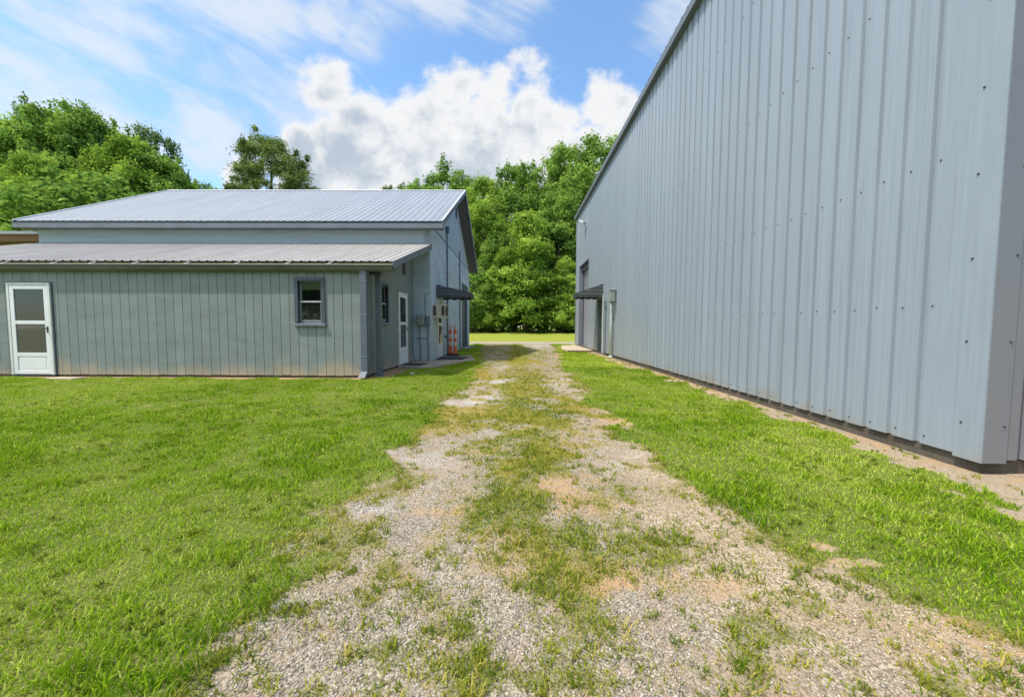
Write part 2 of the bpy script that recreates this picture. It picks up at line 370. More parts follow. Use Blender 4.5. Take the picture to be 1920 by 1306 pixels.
m, nt, b, pos, out = new_mat('ground_surface')
AT = lambda k: N(nt, 'ShaderNodeAttribute', attribute_name=k).outputs['Fac']
nA = NOISE(nt, pos, 1.2, 5); nB = NOISE(nt, pos, 14, 5, .65); nC = NOISE(nt, pos, 90, 3)
vo = N(nt, 'ShaderNodeTexVoronoi', {'Vector': pos, 'Scale': 85.0, 'Randomness': 1.0})
vo2 = N(nt, 'ShaderNodeTexVoronoi', {'Vector': pos, 'Scale': 42.0, 'Randomness': 1.0})
hs = N(nt, 'ShaderNodeSeparateColor', {0: vo.outputs['Color']}).outputs[0]
stone = MIX(nt, hs, (.165, .135, .098), (.49, .43, .345))
stone_t = MIX(nt, hs, (.26, .20, .13), (.60, .49, .35))
tanv = M(nt, 'MULTIPLY', AT('tan'), 1.15, clamp=True)
sc_ = MIX(nt, tanv, stone, stone_t)
sc_ = MIX(nt, M(nt, 'MULTIPLY', AT('pale'), .55), sc_, (.62, .60, .56))
gap = SS(nt, vo.outputs['Distance'], .50, .78)
sc_ = MIX(nt, M(nt, 'MULTIPLY', gap, .6), sc_, (.17, .13, .09))
fines = MIX(nt, nB, (.255, .185, .12), (.42, .325, .225))
sc_ = MIX(nt, M(nt, 'MULTIPLY', SS(nt, NOISE(nt, pos, 3.5, 6, .65), .44, .60), .75), sc_, fines)
thatch = MIX(nt, nB, (.05, .085, .010), (.155, .19, .028))
thatch = MIX(nt, SS(nt, nA, .4, .7), thatch, (.13, .15, .03))
sxy = N(nt, 'ShaderNodeSeparateXYZ', {0: pos})
far = M(nt, 'MAXIMUM', M(nt, 'GREATER_THAN', sxy.outputs[1], 12.0), SS(nt, M(nt, 'ABSOLUTE', sxy.outputs[0]), 13.5, 17.5))
turfc = MIX(nt, SS(nt, NOISE(nt, pos, 9, 5, .7), .35, .65), (.17, .24, .018), (.34, .36, .03))
soil = MIX(nt, nB, (.27, .195, .12), (.54, .42, .285))
base = MIX(nt, M(nt, 'ADD', AT('gravel'), M(nt, 'MULTIPLY', M(nt, 'SUBTRACT', nB, .5), .5), clamp=True), soil, sc_)
clay = MIX(nt, nB, (.33, .195, .095), (.53, .365, .20))
base = MIX(nt, SS(nt, M(nt, 'ADD', AT('clay'), M(nt, 'MULTIPLY', M(nt, 'SUBTRACT', nB, .5), 1.3)), .10, .75), base, clay)
mossc = MIX(nt, nB, (.19, .145, .015), (.40, .29, .03))
base = MIX(nt, M(nt, 'MULTIPLY', SS(nt, M(nt, 'ADD', AT('moss'), M(nt, 'MULTIPLY', M(nt, 'SUBTRACT', nB, .5), 1.3)), .3, .75), .8), base, mossc)
tu = SS(nt, M(nt, 'ADD', AT('turf'), M(nt, 'MULTIPLY', M(nt, 'SUBTRACT', nB, .5), .9)), .3, .85)
tu = M(nt, 'MULTIPLY', tu, M(nt, 'SUBTRACT', 1.0, M(nt, 'MULTIPLY', AT('gravel'), .45)))
nearturf = MIX(nt, .0, thatch, thatch)
base = MIX(nt, M(nt, 'MULTIPLY', tu, .9), base, MIX(nt, far, thatch, turfc))
nt.links.new(base, b.inputs['Base Color']); b.inputs['Roughness'].default_value = .95; b.inputs['Specular IOR Level'].default_value = .15
hh = M(nt, 'ADD', M(nt, 'MULTIPLY', vo.outputs['Distance'], -.9), M(nt, 'ADD', M(nt, 'MULTIPLY', nC, .4), M(nt, 'MULTIPLY', nB, .6)))
nt.links.new(N(nt, 'ShaderNodeBump', {'Strength': .75, 'Distance': .012, 'Height': hh}).outputs[0], b.inputs['Normal'])
tag(link_obj('ground', gme, m, (0, 0, 0), None), kind='structure')

# ------------------------------------------------------------------ grass blades
GRASS = leaf_mat('grass_blade', (.050, .145, .006), (.295, .435, .014), (.54, .58, .14), trans=.32, gloss=0, tcol=(.42, .62, .04))
WEED = leaf_mat('weed_blade', (.085, .155, .014), (.29, .315, .035), (.58, .45, .13), trans=.3, gloss=0, tcol=(.48, .54, .07))
def blades(P, L, W, tint, lean=(.35, 1.1), name='grass', mat=None):
    n = len(P)
    az = rng.uniform(0, 2 * np.pi, n); ln = rng.uniform(*lean, n)
    d = np.stack([np.cos(az), np.sin(az), np.zeros(n)], 1)
    face = rng.uniform(0, 2 * np.pi, n); s = np.stack([np.cos(face), np.sin(face), np.zeros(n)], 1) * (W / 2)[:, None]
    up = np.array([0, 0, 1.0])
    m1 = P + (d * np.sin(ln * .55)[:, None] + up * np.cos(ln * .55)[:, None]) * (L * .55)[:, None]
    tp = m1 + (d * np.sin(ln * 1.35)[:, None] + up * np.cos(ln * 1.35)[:, None]) * (L * .45)[:, None]
    V = np.stack([P - s, P + s, m1 + s * .75, m1 - s * .75, tp, tp + s * .1], 1).reshape(-1, 3)
    k = np.arange(n) * 6
    Fq = np.concatenate([np.stack([k, k + 1, k + 2, k + 3], 1), np.stack([k + 3, k + 2, k + 5, k + 4], 1)])
    return fast_mesh(name, V, Fq, np.concatenate([tint, tint]))
def in_building(X, Y):
    return ((X < LX) & (Y > LY - .03)) | ((X < MX) & (Y > MY0)) | ((X > XR - .05) & (Y > RY0 - .03)) | \
           ((Y > 11.4) & (Y < 16.1) & (X < -1.6 - .25 * np.abs(Y - 14.3)) & (X < 0)) | ((X > 2.75) & (Y > 19.4) & (Y < 25.2))
GP, GL, GW, GT = [], [], [], []
WP, WLn, WW, WT = [], [], [], []
for (y0, y1, xa, xb, dens, l0, l1, w, ) in [(.55, 2.0, -5.2, 5.0, 10500, .018, .050, .0052), (2.0, 3.4, -7.0, 4.2, 7800, .018, .048, .0060), (3.4, 5.6, -9.5, 4.2, 4700, .018, .046, .0082), (5.6, 9.3, -17.5, 4.2, 2900, .018, .042, .0095),
                                          (9.3, 15, -4.0, 4.2, 1500, .025, .045, .012), (15, 28, -3.2, 4.2, 650, .03, .055, .02), (-4, .55, -6, 6, 900, .03, .07, .008)]:
    n = int((y1 - y0) * (xb - xa) * dens)
    X = rng.uniform(xa, xb, n); Y = rng.uniform(y0, y1, n)
    keep = np.abs(X) < 1.42 * np.maximum(Y, .6) + 1.6
    X, Y = X[keep], Y[keep]
    g, gv, cl, mo, ta, pa = fields(X, Y)
    keep = (rng.uniform(0, 1, len(X)) < g) & ~in_building(X, Y)
    X, Y, gv, mo = X[keep], Y[keep], gv[keep], mo[keep]
    big = fbm(X * .55, Y * .55, 41, 3); cl2 = fbm(X * 4.5, Y * 4.5, 42, 3); cl3 = fbm(X * 1.6, Y * 1.6, 44, 3)
    n = len(X)
    tall = .62 + .95 * sst(.42, .78, cl2) + .25 * sst(.5, .7, cl3)
    L = rng.uniform(l0, l1, n) * tall
    W = w * rng.uniform(.7, 1.35, n)
    T = .42 + (big - .5) * .8 + (cl2 - .5) * -.55 + (cl3 - .5) * -.4 + rng.normal(0, .21, n) + np.where(rng.uniform(0, 1, n) < .13, .40, 0) + np.clip(6 - Y, -3, 3) * -.012
    P = np.stack([X, Y, gz(X, Y) - .002], 1)
    wd = gv > .5
    T = np.where(wd, T + .08 + .35 * mo, T)
    L = np.where(wd, L * .85, L)
    GP.append(P[~wd]); GL.append(L[~wd]); GW.append(W[~wd]); GT.append(T[~wd])
    WP.append(P[wd]); WLn.append(L[wd]); WW.append(W[wd] * 1.1); WT.append(T[wd])
cat = np.concatenate
gme = blades(cat(GP), cat(GL), cat(GW), np.clip(cat(GT), 0, 1))
tag(link_obj('grass', gme, GRASS, (0, 0, 0), None), 'short mown green lawn grass on both sides of the gravel drive', 'grass', kind='stuff')
# broad-leaved weeds scattered in the lawn
X = rng.uniform(-8, 3.9, 2600); Y = .8 + 6 * rng.uniform(0, 1, 2600) ** 1.3
g, gv, cl, mo, ta, pa = fields(X, Y)
kp = (gv < .4) & (g > .6) & (fbm(X * 1.1, Y * 1.1, 71, 3) > .5) & ~in_building(X, Y); X, Y = X[kp], Y[kp]
Xr = np.repeat(X, 9) + rng.normal(0, .012, len(X) * 9); Yr = np.repeat(Y, 9) + rng.normal(0, .012, len(X) * 9)
BW = (np.stack([Xr, Yr, gz(Xr, Yr) + .012], 1), rng.uniform(.02, .042, len(Xr)), rng.uniform(.010, .018, len(Xr)), np.repeat(rng.normal(.62, .12, len(X)), 9))
# rosettes: leaves of one weed share a root
X = rng.uniform(-1.6, 2.6, 9000); Y = .7 + 9 * rng.uniform(0, 1, 9000) ** 1.6
g, gv, cl, mo, ta, pa = fields(X, Y)
keep = (gv > .4) & (rng.uniform(0, 1, len(X)) < .06 + .6 * g); X, Y = X[keep], Y[keep]
Ys = rng.uniform(2.2, 15, 260); Xs = XR - .03 - np.abs(rng.normal(0, .22, 260)); X = np.concatenate([X, Xs]); Y = np.concatenate([Y, Ys])
k = 13; sz = rng.uniform(.5, 1.5, len(X)) ** 1.3
Xr = np.repeat(X, k) + rng.normal(0, .013, len(X) * k); Yr = np.repeat(Y, k) + rng.normal(0, .013, len(X) * k)
WP.append(BW[0]); WLn.append(BW[1]); WW.append(BW[2]); WT.append(BW[3] * .4)
Xr = np.repeat(X, k) + rng.normal(0, .013, len(X) * k); Yr = np.repeat(Y, k) + rng.normal(0, .013, len(X) * k)
WP.append(np.stack([Xr, Yr, gz(Xr, Yr) - .001], 1)); WLn.append(np.repeat(sz, k) * rng.uniform(.022, .05, len(Xr)))
WW.append(rng.uniform(.0035, .0065, len(Xr)) * (1 + .06 * Yr)); WT.append(np.repeat(rng.normal(.42, .2, len(X)), k) + rng.normal(0, .1, len(Xr)))
gme = blades(cat(WP), cat(WLn), cat(WW), np.clip(cat(WT), 0, 1), lean=(.5, 1.35), name='weeds')
tag(link_obj('weeds', gme, WEED, (0, 0, 0), None), 'thin yellowish weeds sprouting through the gravel drive', 'weeds', kind='stuff')

# ------------------------------------------------------------------ loose gravel
def stones(n, y0, y1, xa, xb, s0, s1):
    X = rng.uniform(xa, xb, n); Y = y0 + (y1 - y0) * rng.uniform(0, 1, n) ** 1.2
    g, gv, cl, mo, ta, pa = fields(X, Y)
    lo = fbm(X * 2.1, Y * 2.1, 61, 4)
    p = gv * (1 - .95 * sst(.1, .6, g)) * (1 - .85 * np.clip(cl, 0, 1)) * (.25 + .75 * sst(.46, .62, lo + .08 * (1 - ta)))
    keep = (rng.uniform(0, 1, n) < p) & ~in_building(X, Y); X, Y, ta = X[keep], Y[keep], ta[keep]
    n = len(X)
    sz = (s0 + (s1 - s0) * rng.uniform(0, 1, n) ** 3.0)
    base = np.array([[1, 0, 0], [0, 1, 0], [-1, 0, 0], [0, -1, 0], [.1, .1, 1], [0, 0, -.6]], float)
    V = base[None] * (1 + rng.uniform(-.38, .38, (n, 6, 3))) + rng.uniform(-.22, .22, (n, 6, 3))
    sc3 = np.stack([rng.uniform(.7, 1.25, n), rng.uniform(.6, 1.0, n), rng.uniform(.4, .75, n)], 1)
    V = V * sc3[:, None, :] * sz[:, None, None]
    a = rng.uniform(0, 6.28, n); c, s = np.cos(a)[:, None], np.sin(a)[:, None]
    V = np.stack([V[..., 0] * c - V[..., 1] * s, V[..., 0] * s + V[..., 1] * c, V[..., 2]], 2)
    V += np.stack([X, Y, gz(X, Y) + sz * .15], 1)[:, None, :]
    k = (np.arange(n) * 6)[:, None]
    tri = np.array([[0, 1, 4], [1, 2, 4], [2, 3, 4], [3, 0, 4], [1, 0, 5], [2, 1, 5], [3, 2, 5], [0, 3, 5]])
    Ft = (k[:, :, None] + tri[None]).reshape(-1, 3)
    t = np.clip(rng.normal(.45, .2, n) - .0 * ta, 0, 1) * .5 + .5 * (rng.uniform(0, 1, n) < ta * .9)
    return V.reshape(-1, 3), Ft, np.repeat(t, 8)
A = stones(190000, .6, 3.0, -2.2, 3.4, .0026, .0090); B = stones(60000, 3.0, 6.0, -2.0, 3.9, .005, .009)
V = np.concatenate([A[0], B[0]]); Fs = np.concatenate([A[1], B[1] + len(A[0])]); T = np.concatenate([A[2], B[2]])
sme = fast_mesh('gravel', V, Fs, T)
m, nt, b, pos, out = new_mat('gravel_stone')
t = N(nt, 'ShaderNodeAttribute', attribute_name='tint').outputs['Fac']
isl = N(nt, 'ShaderNodeNewGeometry').outputs['Random Per Island']
cc = MIX(nt, isl, (.17, .14, .105), (.54, .485, .40))
cc2 = MIX(nt, isl, (.28, .205, .13), (.58, .47, .34))
nt.links.new(MIX(nt, M(nt, 'GREATER_THAN', t, .5), cc, cc2), b.inputs['Base Color']); b.inputs['Roughness'].default_value = .85
tag(link_obj('gravel', sme, m, (0, 0, 0), None), 'loose pale crushed stone lying on the driveway', 'gravel', kind='stuff')

# ------------------------------------------------------------------ materials of the buildings
SIDING = paint('green_grey_siding', (.235, .268, .264), .75, .12, 1.1, 50, .25, 40, stretch=(1, 1, 2.6), low=((.45, .36, .25), .42, .85), green=((.20, .265, .235), .40), dirt=((.15, .165, .15), 2.6, .38), plank=.2165)
GROOVE = paint('siding_groove', (.075, .09, .085), .9, .1)
BLOCK = block_mat('painted_block', (.50, .60, .66), low=((.27, .24, .2), .16, .6))
UPPER = paint('painted_upper_wall', (.40, .48, .53), .7, .12, 1.5, 30, .15, 20, stretch=(.3, 1, 4))
RWALL = paint('blue_grey_metal', (.285, .328, .382), .40, .08, .5, 12, .35, 1.6, spec=.5, stretch=(1, 2.2, .10), dirt=((.225, .262, .30), 1.6, .5), low=((.30, .25, .20), .34, .6), streak=((.20, .225, .25), .55))
RTRIM = paint('grey_trim_front_shade', (.205, .215, .24), .4, .06, .6, 14, .02, 10, stretch=(1, 1, .2))  # trim grey; on the front face its darkness stands in for shade
SCREW = paint('screw_head_and_shadow', (.10, .11, .12), .4, .1, metallic=.4)  # dark grey paints in the shadow at each small screw
ROOF = paint('galvanised_roof', (.29, .31, .335), .45, .10, .9, 8, .02, 10, metallic=.25, stretch=(2.5, .25, .25), dirt=((.27, .295, .33), 1.2, .4))
OLDROOF = paint('dirty_roof', (.345, .325, .305), .6, .16, 1.5, 14, .05, 12, stretch=(3.5, .35, .35), dirt=((.25, .22, .17), 2.4, .6))
RIDGE = paint('bright_ridge_metal', (.72, .74, .76), .35, .06, metallic=.2)
SPOUT = paint('blue_grey_spout', (.115, .138, .172), .5, .12, 3, 30)
DTRIM = paint('slate_blue_trim', (.07, .084, .11), .55, .15, 3, 30)
FASC = paint('grey_fascia', (.165, .18, .215), .6, .15, 2, 25, dirt=((.12, .11, .12), 3.0, .4))
GUT = paint('stained_gutter', (.105, .108, .085), .6, .3, 2, 20, stretch=(.5, 1, 2), dirt=((.05, .06, .03), 3.0, .6))
LIP = paint('gutter_lip', (.50, .50, .46), .5, .15, 4)
MUCK = paint('gutter_muck', (.14, .12, .06), .95, .5, 9, 40, .6, 40)
WHITE = paint('white_door_paint', (.80, .81, .82), .4, .05, 3, 30)
WFRAME = paint('worn_white_frame', (.68, .69, .66), .5, .1, 6, 40)
BLUEDOOR = paint('blue_panel_door', (.12, .175, .24), .5, .12, 3)
GLASS = glass_mat('door_glass', (.03, .036, .04), .12)
SCREEN = glass_mat('screen_glass', (.115, .115, .112), .72)
DGLASS = glass_mat('window_glass', (.016, .021, .018), .82)
BLIND = paint('yellowed_blind', (.80, .76, .40), .7, .1, 3, 40, .2, 60, stretch=(1, 1, 8))
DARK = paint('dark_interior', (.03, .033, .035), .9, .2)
BLACK = paint('black_hardware', (.02, .02, .02), .4, .1)
SOFFIT = paint('dark_soffit', (.10, .105, .115), .8, .2, 3)
CREAM = paint('cream_casing', (.55, .54, .42), .5, .1, 4, 30, dirt=((.35, .32, .22), 4.0, .4))
GRILLE = paint('brown_grille', (.10, .08, .065), .6, .2)
METER = paint('grey_meter_box', (.27, .30, .27), .5, .12, 4, 30)
METERD = paint('slate_meter_box', (.17, .21, .24), .5, .12, 4, 30)
PIPE = paint('painted_pipe', (.13, .16, .19), .5, .15)
PVC = paint('pale_conduit', (.56, .60, .62), .45, .08, 3, dirt=((.4, .38, .33), 3.0, .4))
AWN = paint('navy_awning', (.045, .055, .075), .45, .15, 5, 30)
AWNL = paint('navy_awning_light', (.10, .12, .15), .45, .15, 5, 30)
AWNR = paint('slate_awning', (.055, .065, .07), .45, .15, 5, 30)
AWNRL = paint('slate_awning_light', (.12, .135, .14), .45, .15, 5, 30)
SHUT = paint('grey_shutter', (.27, .285, .31), .5, .1, 3, 20)
REVEAL = paint('grey_reveal', (.19, .205, .25), .6, .1, 2)
WDOOR = paint('dark_walk_door', (.13, .145, .14), .55, .15, 2)
CONC = paint('worn_concrete', (.34, .29, .235), .9, .2, 1.5, 30, .3, 50, dirt=((.19, .16, .12), 2.5, .6))
CONCL = paint('sandy_concrete', (.50, .40, .30), .9, .2, 1.5, 30, .3, 50, dirt=((.36, .27, .19), 2.0, .5))
FOUND = paint('stained_shade_foundation', (.10, .085, .065), .95, .35, 3, 30, .5, 40, dirt=((.07, .06, .045), 5.0, .7))  # stained, and darkened so the gap under the walls reads as shade
RUBBER = paint('rubber_mat', (.035, .032, .03), .85, .25, 8, 60, .4, 90)
BROWN = paint('weathered_board', (.22, .115, .05), .8, .35, 2, 20, .3, 30, stretch=(.5, .5, 5))
ORANGE = paint('safety_orange', (.80, .13, .055), .5, .12, 6, 40)
BANDW = paint('reflective_white', (.72, .62, .52), .4, .15, 6, 40)
ROOFDK = paint('dark_eave_metal', (.13, .15, .165), .45, .15, 1.5, 12)
WOODTR = paint('treated_timber', (.21, .14, .095), .9, .25, 4, 30, .3, 40)

# ------------------------------------------------------------------ shared builders
def slat_boxes(mb, s0, s1, z0, z1, holes, d0, d1, top=None, mi=0):
    """a board from s0 to s1 minus the openings; top(s) gives a sloping head"""
    cuts = sorted({s0, s1} | {h[k] for h in holes for k in (0, 1) if s0 < h[k] < s1})
    for a, b_ in zip(cuts, cuts[1:]):
        c = (a + b_) / 2
        zs = sorted((h[2], h[3]) for h in holes if h[0] - 1e-6 <= c <= h[1] + 1e-6)
        lo = z0
        segs = []
        for h0, h1 in zs:
            if h0 > lo: segs.append((lo, h0, False))
            lo = max(lo, h1)
        segs.append((lo, z1, True))
        for lo_, hi_, last in segs:
            if last and top:
                pa, pb = top(a), top(b_)
                mb.prism([mb_pt for mb_pt in ((a, d0, lo_), (b_, d0, lo_), (b_, d0, pb), (a, d0, pa))], (0, d1 - d0, 0), mi) if not mb.xf else \
                    mb.add([(a, d0, lo_), (b_, d0, lo_), (b_, d0, pb), (a, d0, pa), (a, d1, lo_), (b_, d1, lo_), (b_, d1, pb), (a, d1, pa)],
                           [(0, 1, 2, 3), (7, 6, 5, 4), (0, 4, 5, 1), (1, 5, 6, 2), (2, 6, 7, 3), (3, 7, 4, 0)], mi)
            elif hi_ > lo_ + 1e-4:
                mb.box((a, d0, lo_), (b_, d1, hi_), mi)

def plank_wall(parent, xf, length, z0, z1, holes, pitch=.2165, groove=.011, top=None, start=0.0):
    mb = MB(xf)
    s = start % pitch - pitch
    while s < length:
        a, b_ = max(0, s), min(length, s + pitch - groove)
        if b_ > a + .01: slat_boxes(mb, a, b_, z0 + random.uniform(-.006, .01), z1, holes, -.022, 0, top)
        s += pitch
    slat_boxes(mb, 0, length, z0 + .02, z1 - .002, holes, -.05, -.0222, (lambda q: top(q) - .002) if top else None, 1)
    return build(mb, 'wall', [SIDING, GROOVE], parent)

def ribbed(mb, P0, S, L, Nn, length, pitch, w, h, mi=0, start=0.0):
    """metal sheet: ribs every pitch along S, extruded along L, raised along Nn"""
    P0, S, L, Nn = map(Vector, (P0, S, L, Nn))
    prof = [(0.0, 0.0)]; s = start + pitch / 2
    while s + w < length:
        prof += [(s - w / 2, 0), (s - w / 4, h), (s + w / 4, h), (s + w / 2, 0)]; s += pitch
    prof.append((length, 0.0))
    vs = []
    for a, d in prof:
        p = P0 + S * a + Nn * d; vs += [p, p + L]
    fs = [(2 * i, 2 * i + 2, 2 * i + 3, 2 * i + 1) for i in range(len(prof) - 1)]
    return mb.add(vs, fs, mi)

def storm_door(parent, xf, w, h, z0=.05, inner=BLUEDOOR, knob_right=True):
    """white storm door: outer frame, leaf with two lights and a kick panel; a panelled door behind"""
    f = MB(xf)
    for a, b_ in ((0, .055), (w - .055, w)): f.box((a, 0, z0), (b_, .045, z0 + h))
    f.box((.055, 0, z0 + h - .05), (w - .055, .045, z0 + h))
    door = MB(xf); H = h - .055; x0, x1 = .06, w - .06; t = .10
    zz = lambda q: z0 + H * q
    door.box((x0, .01, z0 + .01), (x0 + t, .038, zz(1))); door.box((x1 - t, .01, z0 + .01), (x1, .038, zz(1)))
    for q0, q1 in ((.955, 1), (.565, .605), (.205, .245), (.005, .045)): door.box((x0 + t, .011, zz(q0)), (x1 - t, .037, zz(q1)))
    door.box((x0 + t, .014, zz(.045)), (x1 - t, .026, zz(.205)))
    door.box((x0 + t + .05, .026, zz(.045) + .03), (x1 - t - .05, .030, zz(.205) - .03))
    d = build(door, 'storm_door', WHITE, parent, bevel=.003)
    build(f, 'door_frame', WFRAME, d)
    up = MB(xf).box((x0 + t, .018, zz(.605)), (x1 - t, .022, zz(.955))); build(up, 'upper_pane', GLASS, d)
    lo = MB(xf).box((x0 + t, .018, zz(.245)), (x1 - t, .022, zz(.565))); build(lo, 'lower_pane', SCREEN, d)
    hx = x1 - t * .45 if knob_right else x0 + t * .45
    hd = MB(xf).box((hx - .018, .038, zz(.47)), (hx + .018, .046, zz(.54)))
    hd.tube([(hx, .046, zz(.515)), (hx, .075, zz(.515)), (hx + (-.05 if knob_right else .05), .08, zz(.51))], .011, 7); build(hd, 'handle', BLACK, d)
    # dark strips in place of the frame's shadow, foot strip, and wooden door inside
    j = MB(xf)
    j.box((w, -.02, z0), (w + .035, .012, z0 + h + .03)); j.box((-.012, -.02, z0 + h + .0005), (w - .0005, .012, z0 + h + .03)); j.box((0, -.02, z0 - .04), (w, .02, z0 - .001))
    build(j, 'frame_shadow_strip', DTRIM, parent)
    i = MB(xf); i.box((.05, -.11, z0), (w - .05, -.075, z0 + h - .03))
    for cx in (.30, .70):
        for q0, q1 in ((.06, .30), (.38, .66), (.72, .93)):
            a, b_ = w * (cx - .13), w * (cx + .13)
            i.box((a, -.075, z0 + h * q0), (b_, -.068, z0 + h * q1)); i.box((a + .03, -.068, z0 + h * q0 + .03), (b_ - .03, -.060, z0 + h * q1 - .03))
    build(i, 'inner_door', inner, parent)
    s = MB(xf); s.box((0, -.12, z0), (.03, -.052, z0 + h)); s.box((w - .03, -.12, z0), (w, -.052, z0 + h)); s.box((.03, -.12, z0 + h - .03), (w - .03, -.052, z0 + h))
    build(s, 'door_reveal', SOFFIT, parent)
    return d

def sash_window(parent, xf, w, z0, z1, blind=True):
    c = MB(xf); t = .085
    c.box((0, 0, z0 + .07), (t, .03, z1)); c.box((w - t, 0, z0 + .07), (w, .03, z1)); c.box((t, 0, z1 - t), (w - t, .03, z1))
    wdw = build(c, 'window', DTRIM, parent, bevel=.003)
    s = MB(xf).add([(-.015, -.06, z0 + .035), (w + .015, -.06, z0 + .035), (w + .015, .065, z0), (-.015, .065, z0), (-.015, -.06, z0 + .085), (w + .015, -.06, z0 + .085), (w + .015, .065, z0 + .05), (-.015, .065, z0 + .05)],
                   [(0, 3, 2, 1), (4, 5, 6, 7), (0, 1, 5, 4), (1, 2, 6, 5), (2, 3, 7, 6), (3, 0, 4, 7)])
    build(s, 'sill', FASC, wdw)
    zm = z0 + (z1 - z0) * .5; x0, x1 = t, w - t; f = .055
    r = MB(xf)
    for (a, b_, d) in ((zm - .02, z1 - t, -.055), (z0 + .085, zm + .02, -.032)):
        r.box((x0, d - .022, a), (x0 + f, d, b_)); r.box((x1 - f, d - .022, a), (x1, d, b_)); r.box((x0 + f, d - .021, b_ - .035), (x1 - f, d - .001, b_)); r.box((x0 + f, d - .021, a), (x1 - f, d - .001, a + f))
    build(r, 'sash', FASC, wdw)
    build(MB(xf).box((x0 + .02, -.031, zm - .008), (x1 - .02, -.026, zm + .016)), 'meeting_rail', WFRAME, wdw)
    build(MB(xf).box((x0 + f, -.0318, z0 + .085 + f - .012), (x1 - f, -.028, z0 + .085 + f)), 'bottom_bead', WFRAME, wdw)
    build(MB(xf).box((x0 + f, -.068, zm + .03), (x1 - f, -.064, z1 - t - .035)), 'upper_pane', DGLASS if not blind else GLASS, wdw)
    build(MB(xf).box((x0 + f, -.045, z0 + .085 + f), (x1 - f, -.041, zm - .016)), 'lower_pane', DGLASS, wdw)
    if blind:
        bl = MB(xf)
        k = 0; zt = z1 - t - .04
        while k < 6: bl.box((x0 + f * .6, -.084, zt - .028 * (k + 1) + .004), (x1 - f * .6, -.074, zt - .028 * k)); k += 1
        build(bl, 'blind', BLIND, wdw)
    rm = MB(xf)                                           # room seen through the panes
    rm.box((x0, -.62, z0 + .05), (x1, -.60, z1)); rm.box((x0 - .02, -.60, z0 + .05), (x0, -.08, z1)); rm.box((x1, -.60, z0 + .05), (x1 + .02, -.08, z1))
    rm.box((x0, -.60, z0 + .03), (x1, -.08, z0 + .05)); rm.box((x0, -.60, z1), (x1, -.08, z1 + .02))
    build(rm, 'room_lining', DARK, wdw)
    return wdw

def awning(parent, xf, w, ztop, proj, zfront, val, mats):
    """fixed metal awning: sloped stepped slats, closed cheeks of horizontal slats, scalloped valance"""
    top = MB(xf); n = 9
    for k in range(n):
        a, b_ = k / n, (k + 1) / n
        z = lambda q: ztop - (ztop - zfront) * q
        top.add([(0, proj * a, z(a) + .012), (w, proj * a, z(a) + .012), (w, proj * b_, z(b_) + .012), (0, proj * b_, z(b_) + .012),
                 (0, proj * a, z(a) - .01), (w, proj * a, z(a) - .01), (w, proj * b_, z(b_) - .01), (0, proj * b_, z(b_) - .01)],
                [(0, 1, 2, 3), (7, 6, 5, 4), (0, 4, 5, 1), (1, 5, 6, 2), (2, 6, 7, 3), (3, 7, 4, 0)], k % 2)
    r = build(top, 'awning', mats, parent)
    zb = zfront - val
    for s0 in (0.0, w - .02):
        c = MB(xf); m_ = 7; hgt = (ztop - zb) / m_
        for k in range(m_):
            z0, z1 = zb + hgt * k, zb + hgt * (k + 1)
            def reach(z): return proj if z <= zfront else max(.01, proj * (ztop - z) / (ztop - zfront))
            d0, d1 = reach(z0), reach(z1); dm = (d0 + d1) / 2; o = .004 * (k % 2)
            c.add([(s0 - o, 0, z0), (s0 - o, d0 - .002, z0), (s0 - o, d1 - .002, z1 - .006), (s0 - o, 0, z1 - .006), (s0 + .02 + o, 0, z0), (s0 + .02 + o, d0 - .002, z0), (s0 + .02 + o, d1 - .002, z1 - .006), (s0 + .02 + o, 0, z1 - .006)],
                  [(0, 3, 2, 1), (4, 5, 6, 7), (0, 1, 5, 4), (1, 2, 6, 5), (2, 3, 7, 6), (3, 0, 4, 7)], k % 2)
        nn = 24                                            # scalloped lower edge of the cheek
        vs, fs = [], []
        for i in range(nn + 1):
            d = (proj - .002) * i / nn; sc = .045 * abs(math.sin(math.pi * i / nn * 4.0)) + .015
            for s in (s0, s0 + .02): vs += [(s, d, zb), (s, d, zb - sc)]
        for i in range(nn):
            k = i * 4; fs += [(k, k + 1, k + 5, k + 4), (k + 2, k + 6, k + 7, k + 3), (k + 1, k + 3, k + 7, k + 5)]
        c.add(vs, fs, 0)
        build(c, 'cheek_panel', mats, r)
    v = MB(xf); nn = 30; vs, fs = [], []
    for i in range(nn + 1):
        s = w * i / nn; sc = .045 * abs(math.sin(math.pi * i / nn * 5)) + .015
        for d in (proj, proj + .018): vs += [(s, d, zfront), (s, d, zb - sc)]
    for i in range(nn):
        k = i * 4; fs += [(k, k + 1, k + 5, k + 4), (k + 2, k + 6, k + 7, k + 3), (k + 1, k + 3, k + 7, k + 5), (k, k + 4, k + 6, k + 2)]
    v.add(vs, fs, 0); build(v, 'valance', mats, r)
    return r

